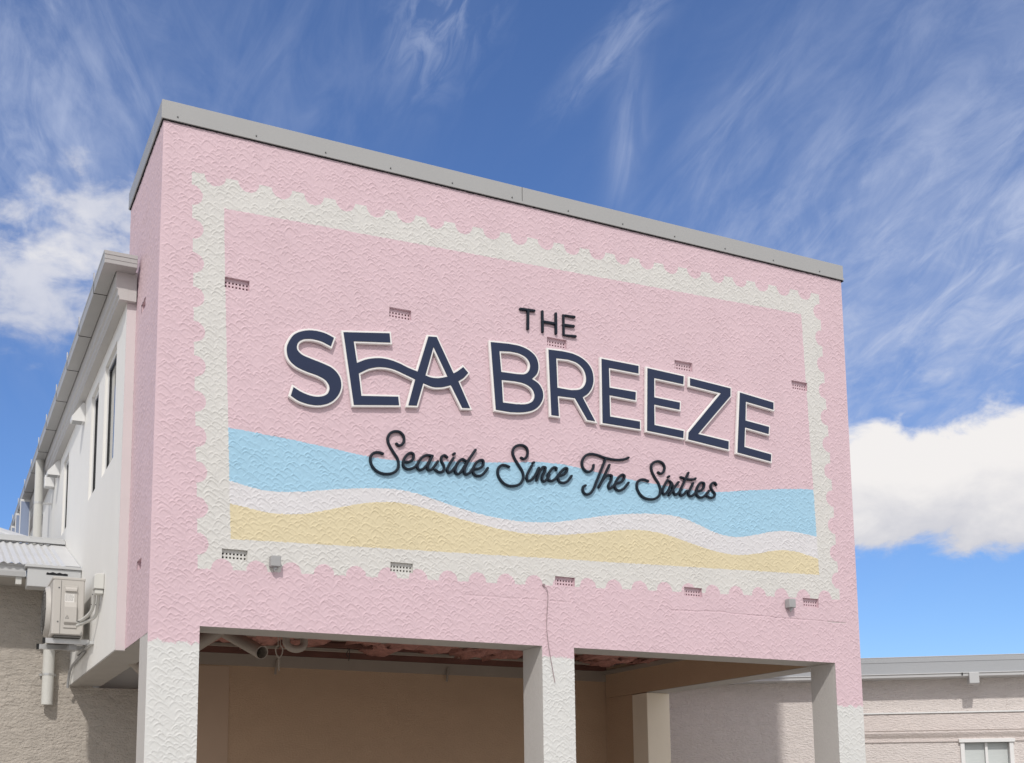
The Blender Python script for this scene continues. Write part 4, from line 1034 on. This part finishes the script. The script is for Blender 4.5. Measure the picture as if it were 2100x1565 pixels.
hk.tube([(2.145 + .010 * math.sin(k), 1.0, 3.16 - k * .013) for k in range(8)], .004, 5)
hk.tube([(2.165, 1.0, 3.16), (2.172, 1.0, 3.09), (2.160, 1.0, 3.03)], .004, 5)
tag(hk.build('bent_wire', BLACKPLASTIC, None), 'small black bent wire hanging below the carport insulation', 'wire')

# ------------------------------------------------------------------ long white building behind
XW = -0.09
wb = thing('white_building', 'long white rendered two storey wing receding behind the pink front', 'building')
WINS = [(1.80, 2.62, 5.095, 6.336), (3.11, 3.72, 5.10, 6.348), (5.96, 6.56, 5.285, 6.332), (9.55, 10.15, 5.30, 6.45)]
ybr = sorted({1.215, 26.0} | {a for w in WINS for a in w[:2]})
zbr = sorted({3.06, 6.62} | {a for w in WINS for a in w[2:]})
m = MB()
for i in range(len(ybr) - 1):
    for j in range(len(zbr) - 1):
        ya, yb2, za, zb2 = ybr[i], ybr[i + 1], zbr[j], zbr[j + 1]
        if any(w[0] <= ya and w[1] >= yb2 and w[2] <= za and w[3] >= zb2 for w in WINS):
            continue
        m.add([(XW, ya, za), (XW, yb2, za), (XW, yb2, zb2), (XW, ya, zb2)], [(0, 1, 2, 3)])
RD = 0.052
for ya, yb2, za, zb2 in WINS:
    m.add([(XW, ya, za), (XW, ya, zb2), (XW + RD, ya, zb2), (XW + RD, ya, za)], [(0, 1, 2, 3)])
    m.add([(XW, yb2, za), (XW, yb2, zb2), (XW + RD, yb2, zb2), (XW + RD, yb2, za)], [(0, 1, 2, 3)])
    m.add([(XW, ya, zb2), (XW, yb2, zb2), (XW + RD, yb2, zb2), (XW + RD, ya, zb2)], [(0, 1, 2, 3)])
    m.add([(XW, ya, za), (XW, yb2, za), (XW + RD, yb2, za), (XW + RD, ya, za)], [(0, 1, 2, 3)])
m.build('long_wall', WHITEWALL, wb)
m = MB()
m.add([(XW, 1.213, 3.055), (0.0, 1.213, 3.055), (0.0, 1.213, 6.62), (XW, 1.213, 6.62)], [(0, 1, 2, 3)])
m.build('end_wall', SMOOTHPINK, wb)
m = MB()
m.box(XW + RD + .06, 7.9, 1.8, 26.0, 3.905, 6.6)
m.box(0.30, 7.9, 5.16, 26.0, 0.0, 3.903)
m.box(XW + .01, XW + RD + .05, 1.22, 1.79, 3.07, 6.6)
m.build('wall_core', WHITEWALL, wb)
m = MB()
m.box(XW + .003, 0.004, 1.216, 4.89, 3.050, 3.060)
m.build('soffit_strip', SOFFIT, wb)
for ya, yb2, za, zb2 in WINS:
    wf = MB()
    x0, x1 = XW + RD - .022, XW + RD + .045
    wf.box(x0, x1, ya + .002, ya + .045, za + .002, zb2 - .002)
    wf.box(x0, x1, yb2 - .045, yb2 - .002, za + .002, zb2 - .002)
    wf.box(x0 + .001, x1, ya + .046, yb2 - .046, zb2 - .047, zb2 - .002)
    wf.box(x0 + .001, x1, ya + .046, yb2 - .046, za + .002, za + .047)
    fr = wf.build('window', WINFRAME, wb)
    s_ = MB()
    s_.box(x0 + .010, x1, ya + .046, ya + .075, za + .048, zb2 - .048)
    s_.box(x0 + .010, x1, yb2 - .075, yb2 - .046, za + .048, zb2 - .048)
    s_.box(x0 + .011, x1, ya + .076, yb2 - .076, zb2 - .077, zb2 - .048)
    s_.box(x0 + .011, x1, ya + .076, yb2 - .076, za + .048, za + .077)
    s_.build('sash', DARKFRAME, fr)
    g_ = MB(); g_.box(x0 + .022, x0 + .028, ya + .076, yb2 - .076, za + .078, zb2 - .078)
    g_.build('pane', GLASS, fr)
# eave board and moulding under the gutter
m = MB()
m.prism([(XW, 6.50), (XW - .085, 6.50), (XW - .085, 6.53), (XW - .10, 6.545), (XW - .10, 6.60), (XW - .118, 6.615), (XW - .118, 6.80), (XW, 6.80)], 1.15, 26.0, 'y')
m.box(XW - .001, -.012, 1.152, 1.20, 6.50, 6.80)
m.build('eave_board', CORNICE, wb)
# box gutter in 1.2 m lengths
GX0, GX1, GZ0, GZ1 = -0.345, -0.215, 6.775, 6.905
jy = [1.0, 1.75, 2.95, 4.08, 5.27, 6.55, 7.68, 8.9, 10.14, 11.46, 12.77, 14.11, 15.4, 16.7, 18.0, 19.3, 20.6]
for k in range(len(jy) - 1):
    a, b = jy[k], jy[k + 1]
    m = MB()
    m.prism([(GX0, GZ0), (GX1, GZ0), (GX1, GZ1 - .02), (GX0 + .012, GZ1 - .02), (GX0 + .012, GZ1), (GX0 - .006, GZ1), (GX0 - .006, GZ1 - .02), (GX0, GZ1 - .03)], a + (.004 if k else 0), b - .004, 'y')
    m.build('gutter_length', EAVE, wb)
    if k:
        m = MB(); m.box(GX0 - .004, GX1 + .004, a - .0045, a + .0045, GZ0 - .003, GZ1 - .022)
        m.build('gutter_joint', BLACKGAP, wb)
        m = MB(); m.box(GX0 - .010, GX0 + .002, a - .012, a + .012, GZ1 - .01, GZ1 + .085)
        m.build('gutter_bracket', ALU, wb)
m = MB()
m.box(GX0 + .002, -0.035, 0.995, 1.148, GZ0 + .001, GZ1)
m.build('gutter_return', EAVE, wb, bevel=.004)
m = MB(); m.box(GX1 + .002, XW - .119, 1.2, 20.5, 6.79, 6.80); m.build('gutter_gap', BLACKGAP, wb)
m = MB(); m.box(GX0 - .001, -0.036, 0.990, 0.9945, GZ1 - .04, GZ1 - .004); m.box(GX0 - .001, -0.036, 0.991, 0.9945, GZ0 + .045, GZ0 + .052); m.build('gutter_bead', EAVE, wb)
m = MB()
m.tube([(-0.28, 8.15, GZ0), (-0.28, 8.15, 6.1), (-0.28, 8.15, 4.9)], .062, 18)
dpo = m.build('downpipe', PVC, wb, smooth=True)
m = MB(); m.tube([(-0.28, 8.15, 6.13), (-0.28, 8.15, 6.10)], .066, 18); m.box(-.28, XW, 8.14, 8.16, 6.105, 6.13)
m.build('pipe_clip', ALU, dpo)
m = MB()
m.add([(GX1, 1.3, 6.86), (3.5, 1.85, 7.25), (3.5, 26, 7.25), (GX1, 26, 6.86)], [(0, 1, 2, 3)])
m.build('roof', ROOFM, wb)
# hinged shutters far along the wall
for k in range(4):
    y = 10.5 + k * 1.05
    m = MB(); m.box(-0.375, -0.215, y, y + .035, 5.55, 6.74)
    fr = m.build('window_shutter', WINFRAME, wb)
    m = MB(); m.box(-0.362, -0.228, y - .004, y - .001, 5.58, 6.70)
    m.build('pane', GLASSREFLECT, fr)

# wedge shaped wall lights
def wedge(y, z0, z1, out, label):
    t = thing('wall_light', label, 'wall light', 'wedge lights under the eave')
    m = MB(); m.prism([(XW - .002, z0), (XW - out, z0), (XW - out, z0 + .05), (XW - .03, z1), (XW - .002, z1)], y, y + .16, 'y')
    m.build('housing', WINFRAME, t)
    m = MB(); m.box(XW - out + .015, XW - .03, y + .015, y + .145, z0 - .004, z0 - .001)
    m.build('diffuser', GREYPLASTIC, t)
wedge(4.30, 6.235, 6.47, .155, 'wedge shaped white wall light between the second and third window')
wedge(7.05, 6.28, 6.50, .17, 'wedge shaped white wall light near the white downpipe')
m = MB(); m.box(XW - .14, XW - .002, 7.75, 7.9, 6.28, 6.46)
tag(m.build('junction_box', WINFRAME, None, bevel=.008), 'small white box on the wall next to the farther wedge light', 'fitting')

# ------------------------------------------------------------------ low roughcast building on the left
lo = thing('low_building', 'low roughcast building with a corrugated roof beside the white wing', 'building')
m = MB(); m.box(-9.0, 0.995, 4.90, 5.10, 0, 3.045); m.box(-9.0, 0.19, 4.901, 5.10, 3.046, 4.30); m.build('roughcast_wall', ROUGH, lo)
m = MB()
nn = 900
X0, X1 = -6.0, XW - .004
xs_ = np.linspace(X0, X1, nn)
zz = 0.011 * np.cos(2 * np.pi * (xs_ - X1) / 0.085)
zz = np.where(xs_ > X1 - 0.17, 0.011, zz)
vv = [(x, 4.12, 4.385 + h) for x, h in zip(xs_, zz)] + [(x, 6.02, 5.035 + h) for x, h in zip(xs_, zz)]
m.add(vv, [(i, i + 1, nn + i + 1, nn + i) for i in range(nn - 1)])
m.build('corrugated_roof', ROOFM, lo, smooth=True)
m = MB(); m.box(-6.0, XW - .004, 5.93, 6.10, 5.055, 5.085); m.box(-6.0, XW - .004, 5.915, 5.929, 5.035, 5.08); m.box(-6.0, XW - .005, 6.06, 6.099, 5.086, 5.14)
m.build('apron_flashing', GUTTERM, lo)
m = MB()
a0 = Vector((-0.60, 5.96, 5.06)); a1 = a0 + (Vector((-0.870, 6.6, 5.285)) - a0) * 3.0
up = MB()
up.add([tuple(a0), tuple(a1), (-9.0, a1.y, a1.z), (-9.0, 5.96, 5.06)], [(0, 1, 2, 3)])
up.add([tuple(a0), tuple(a1), (a1.x, a1.y, 5.06)], [(0, 1, 2)])
up.build('upper_roof', ROOFM, lo)
m.add([a0 + Vector((0, 0, .01)), a0 + Vector((.10, .12, .07)), a0 + Vector((.02, .34, .05)), a1 + Vector((0, 0, -.04)), a1 + Vector((0, .12, .07)), a1 + Vector((0, .34, .05))],
      [(0, 1, 4, 3), (1, 2, 5, 4), (0, 2, 1), (3, 4, 5), (0, 3, 5, 2)])
m.build('hip_capping', ROOFM, lo)
m = MB(); m.prism([(4.30, 4.245), (4.19, 4.245), (4.175, 4.30), (4.175, 4.36), (4.155, 4.365), (4.155, 4.392), (4.30, 4.392)], -6.0, -0.70, 'x')
m.build('gutter', GUTTERM, lo)
m = MB(); m.box(-6.0, -0.10, 4.305, 4.899, 4.25, 4.27); m.build('eave_soffit', SOFFIT, lo)
rh = MB(); rh.box(-0.685, -0.095, 4.05, 4.30, 4.115, 4.335)
rho = rh.build('rain_head', GUTTERM, lo, bevel=.004)
m = MB(); m.box(-0.715, -0.070, 4.025, 4.30, 4.337, 4.372); m.build('rain_head_lip', GUTTERM, rho, bevel=.004)
sl = [(-.245 - .235, 4.262), (-.245, 4.262), (-.243, 4.282), (-.27, 4.289), (-.30, 4.284), (-.335, 4.296), (-.37, 4.284), (-.41, 4.297), (-.445, 4.284), (-.47, 4.290), (-.482, 4.28)]
m = MB(); m.prism([(x, z) for x, z in sl], 4.046, 4.0495, 'y'); m.build('overflow_slot', BLACKGAP, rho)
m = MB(); m.box(-0.80, -0.735, 4.22, 4.30, 4.16, 4.243); m.build('gutter_outlet', PVC, lo)
m = MB(); m.tube([(-0.345, 4.80, 4.2), (-0.345, 4.80, 3.3), (-0.345, 4.80, 2.81)], .068, 20)
dp2 = m.build('downpipe', PVC, lo, smooth=True)
m = MB(); m.tube([(-0.345, 4.80, 3.19), (-0.345, 4.80, 3.165)], .073, 20); m.box(-.44, -.25, 4.86, 4.88, 3.165, 3.19); m.build('pipe_clip', ALU, dp2)
m = MB(); m.tube([(-.115, 3.3, 3.29), (-.115, 4.4, 3.25), (-.118, 4.62, 3.20), (-.12, 4.72, 3.10), (-.12, 4.75, 3.02)], .016, 8)
tag(m.build('conduit', GREYPLASTIC, None, smooth=True), 'thin grey conduit bent down the foot of the white wall below the bracket', 'pipe')

# ------------------------------------------------------------------ air conditioner
ac = thing('air_conditioner', 'beige outdoor air conditioning unit on a bracket beside the white wall', 'air conditioner')
AX0, AX1, AY0, AY1, AZ0, AZ1 = -0.503, -0.178, 2.95, 3.75, 3.415, 4.035
m = MB(); m.box(AX0, AX1, AY0, AY1, AZ0, AZ1); m.build('casing', ACM, ac, bevel=.012)
m = MB(); m.box(AX0 - .006, AX1 + .006, AY0 - .006, AY1 + .006, AZ1 - .022, AZ1 + .008); m.build('top_panel', ACM, ac, bevel=.005)
m = MB(); m.box(AX0 + .03, AX1 - .02, AY0 + .02, AY1 - .02, AZ0 - .022, AZ0 - .001); m.build('base_tray', ACD, ac)
m = MB(); m.box(AX0 + .082, AX0 + .086, AY0 - .002, AY0 + .001, AZ0 + .01, AZ1 - .03); m.build('seam', ACD, ac)
pc = MB(); pc.box(AX0 + .115, AX1 - .072, AY0 - .012, AY0 - .0005, AZ0 + .075, AZ1 - .085)
svc = pc.build('service_cover', ACM, ac, bevel=.004)
m = MB(); m.prism([(AY0 - .014, AZ1 - .15), (AY0 - .034, AZ1 - .145), (AY0 - .034, AZ1 - .125), (AY0 - .014, AZ1 - .10)], AX0 + .125, AX1 - .082, 'x'); m.build('handle', ACM, svc)
m = MB(); m.prism([(AY0 - .013, AZ0 + .11), (AY0 - .040, AZ0 + .135), (AY0 - .040, AZ0 + .30), (AY0 - .013, AZ0 + .36)], AX0 + .120, AX1 - .078, 'x'); m.build('valve_cover', ACM, svc, bevel=.004)
m = MB(); m.box(AX0 + .122, AX0 + .220, AY0 - .0145, AY0 - .0125, AZ1 - .265, AZ1 - .175); m.build('rating_label', LABELM, svc)
m = MB()
for r_ in range(6):
    z = AZ1 - .188 - r_ * .012
    xx = AX0 + .128
    while xx < AX0 + .20:
        w_ = random.uniform(.006, .02)
        m.box(xx, min(xx + w_, AX0 + .214), AY0 - .0155, AY0 - .0147, z, z + .004)
        xx += w_ + .005
m.build('label_print', INK, svc)
m = MB()
tx, tz, tr_ = AX0 + .150, AZ0 + .185, .022
tri = [(tx + tr_ * math.cos(a), tz + tr_ * math.sin(a)) for a in (math.pi / 2, math.pi * 7 / 6, math.pi * 11 / 6)]
for i in range(3):
    a, b = tri[i], tri[(i + 1) % 3]
    m.tube([(a[0], AY0 - .0415, a[1]), (b[0], AY0 - .0415, b[1])], .0018, 5)
m.box(tx - .001, tx + .001, AY0 - .042, AY0 - .041, tz - .006, tz + .009)
m.build('warning_triangle', INK, svc)
# fan guard on the left side
yc_, zc_ = 3.35, 3.715
m = MB(); m.tube([(AX0 - .002, yc_, zc_), (AX0 - .035, yc_, zc_), (AX0 - .05, yc_, zc_)], .285, 40, r2=.262)
m.build('fan_ring', ACM, ac, smooth=True)
m = MB()
for rr in (.05, .09, .13, .17, .21, .24):
    m.tube([(AX0 - .056, yc_ + rr * math.cos(a), zc_ + rr * math.sin(a)) for a in [2 * math.pi * k / 32 for k in range(33)]], .0035, 5, caps=False)
for k in range(8):
    a = math.pi * k / 4
    m.tube([(AX0 - .058, yc_ + .03 * math.cos(a), zc_ + .03 * math.sin(a)), (AX0 - .054, yc_ + .262 * math.cos(a), zc_ + .262 * math.sin(a))], .004, 5)
m.build('fan_guard', ACD, ac)
for q in ((AX0 + .062, AZ1 - .11), (AX0 + .06, AZ0 + .14)):
    m = MB(); m.tube([(q[0], AY0 - .003, q[1]), (q[0], AY0 + .001, q[1])], .009, 8); m.build('screw', SCREW, ac)
# refrigerant pipes
m = MB()
def cr3(P, n=6):
    P = [Vector(p) for p in P]; out = []
    for i in range(len(P) - 1):
        p0, p1, p2, p3 = P[max(i - 1, 0)], P[i], P[i + 1], P[min(i + 2, len(P) - 1)]
        for k in range(n):
            t = k / n
            out.append(0.5 * ((2 * p1) + (p2 - p0) * t + (2 * p0 - 5 * p1 + 4 * p2 - p3) * t * t + (3 * p1 - p0 - 3 * p2 + p3) * t ** 3))
    return out + [P[-1]]
m.tube(cr3([(-.165, 2.20, 3.80), (-.160, 2.28, 3.74), (-.158, 2.36, 3.66), (-.17, 2.45, 3.60), (-.21, 2.62, 3.555), (-.25, 2.85, 3.545)]), .018, 10)
m.tube(cr3([(-.120, 2.20, 3.80), (-.118, 2.28, 3.74), (-.115, 2.36, 3.66), (-.118, 2.45, 3.57), (-.16, 2.55, 3.53), (-.25, 2.85, 3.51)]), .018, 10)
po = m.build('refrigerant_pipes', PVC, ac, smooth=True)
m = MB()
for q in ((-.14, 2.26, 3.755), (-.138, 2.36, 3.665), (-.23, 2.74, 3.54)):
    m.box(q[0] - .045, q[0] + .043, q[1] - .006, q[1] + .006, q[2] - .004, q[2] + .004)
m.build('cable_tie', BLACKPLASTIC, po)
m = MB(); m.prism([(-.092, 3.79), (-.19, 3.79), (-.19, 3.93), (-.165, 3.95), (-.092, 3.955)], 2.10, 2.24, 'y')
m.prism([(-.095, 3.74), (-.175, 3.74), (-.178, 3.789), (-.095, 3.789)], 2.12, 2.22, 'y')
tag(m.build('pipe_cover', PVC, None, bevel=.006), 'white plastic pipe entry cover on the white wall beside the air conditioner', 'pipe cover')
br = thing('wall_bracket', 'aluminium bracket arms with black end caps carrying the air conditioner', 'bracket')
for y, x0, x1 in ((3.06, -.575, -.10), (3.60, -.59, -.10)):
    m = MB(); m.prism([(y, 3.335), (y + .045, 3.335), (y + .045, 3.389), (y, 3.389)], x0 + .026, x1, 'x')
    arm = m.build('arm', ALU, br)
    m = MB(); m.box(x0, x0 + .025, y - .003, y + .048, 3.331, 3.3915); m.build('end_cap', BLACKPLASTIC, arm)
m = MB(); m.box(-.135, XW - .002, 2.72, 3.82, 3.30, 3.334); m.build('rail', ALU, br)
m = MB(); m.box(-.30, -.22, 3.12, 3.30, 3.28, 3.334); m.build('drip_tray', GREYPLASTIC, br)

# ------------------------------------------------------------------ beige house on the right
P0 = Vector((11.35, 3.51, 0)); D_ = Vector((.805, -.593, 0)); N_ = Vector((-.593, -.805, 0))
rhs = thing('beige_house', 'low beige rendered house with a grey eave to the right', 'house')


def rbox(mb, s0, s1, o0, o1, z0, z1):
    c = [P0 + D_ * s + N_ * o for s, o in ((s0, o0), (s1, o0), (s1, o1), (s0, o1))]
    mb.add([Vector((p.x, p.y, z0)) for p in c] + [Vector((p.x, p.y, z1)) for p in c],
           [(0, 3, 2, 1), (4, 5, 6, 7), (0, 1, 5, 4), (1, 2, 6, 5), (2, 3, 7, 6), (3, 0, 4, 7)])
    return mb


S0, S1 = -3.9, 9.0
WS0, WS1, WZ0, WZ1 = 1.44, 2.08, 1.25, 2.45
m = MB()
rbox(m, S0, WS0, -5, 0, 0, 3.60); rbox(m, WS1, S1, -5, 0, 0, 3.598)
rbox(m, WS0 + .001, WS1 - .001, -5, -.002, WZ1, 3.59); rbox(m, WS0 + .001, WS1 - .001, -5, -.002, 0, WZ0); rbox(m, WS0 + .001, WS1 - .001, -5, -.14, WZ0 + .001, WZ1 - .001)
m.build('wall', RIGHTWALL, rhs)
SB = -0.40
m = MB(); rbox(m, SB, S1, .002, .08, 2.63, 2.895); m.build('upper_band', RIGHTBAND, rhs, bevel=.012)
m = MB(); rbox(m, SB, S1, .002, .10, 2.897, 2.918); m.build('band_drip', WINFRAME, rhs)
m = MB()
prof = [(.078, 2.628), (.078, 2.60), (.055, 2.565), (.030, 2.535), (.022, 2.52), (.022, 2.47), (.001, 2.47), (.001, 2.628)]
for s in (0,):
    vs = [P0 + D_ * SB + N_ * o for o, z in prof]; ve = [P0 + D_ * S1 + N_ * o for o, z in prof]
    n = len(prof)
    m.add([Vector((p.x, p.y, z)) for p, (o, z) in zip(vs, prof)] + [Vector((p.x, p.y, z)) for p, (o, z) in zip(ve, prof)],
          [(i, (i + 1) % n, n + (i + 1) % n, n + i) for i in range(n)])
m.build('lower_band', RIGHTBAND, rhs)
m = MB(); rbox(m, S0, S1, .003, .30, 3.475, 3.73); m.build('eave_sheet', ROOFEDGE, rhs, bevel=.006)
m = MB(); rbox(m, S0, S1, .301, .306, 3.655, 3.73); m.build('eave_flashing', ROOFEDGE, rhs)
m = MB(); rbox(m, S0, S1, .003, .335, 3.42, 3.468); rbox(m, S0, S1, .003, .35, 3.465, 3.482); m.build('gutter', GUTTERM, rhs, bevel=.006)
m = MB(); rbox(m, S0, S1, -5, .31, 3.732, 3.74); m.build('roof', ROOFM, rhs)
m = MB(); rbox(m, 1.50, 1.64, .20, .37, 3.31, 3.475); m.build('gutter_outlet', GUTTERM, rhs, bevel=.006)
m = MB(); rbox(m, 1.40, 1.415, .352, .36, 3.43, 3.475); m.build('gutter_clip', BLACKPLASTIC, rhs)
wf = MB()
rbox(wf, WS0 - .055, WS0 + .004, -.10, .03, WZ0, WZ1 - .001); rbox(wf, WS1 - .004, WS1 + .055, -.10, .03, WZ0, WZ1 - .001)
rbox(wf, WS0 - .075, WS1 + .075, -.10, .055, WZ1, WZ1 + .055); rbox(wf, WS0 - .075, WS1 + .075, -.10, .06, WZ0 - .06, WZ0 - .001)
fro = wf.build('window', WINFRAME, rhs, bevel=.004)
m = MB()
sm_ = (WS0 + WS1) / 2
rbox(m, sm_ - .018, sm_ + .018, -.085, -.02, WZ0, WZ1 - .002)
for z in (WZ1 - .42, WZ1 - .80):
    rbox(m, WS0 + .005, sm_ - .019, -.084, -.022, z - .015, z + .015); rbox(m, sm_ + .019, WS1 - .005, -.084, -.022, z - .015, z + .015)
m.build('glazing_bar', WINFRAME, fro)
for a, b in ((WS0 + .005, sm_ - .019), (sm_ + .019, WS1 - .005)):
    for z0, z1 in ((WZ0, WZ1 - .816), (WZ1 - .784, WZ1 - .436), (WZ1 - .404, WZ1 - .003)):
        m = MB(); rbox(m, a, b, -.07, -.065, z0, z1); m.build('pane', BLIND, fro)
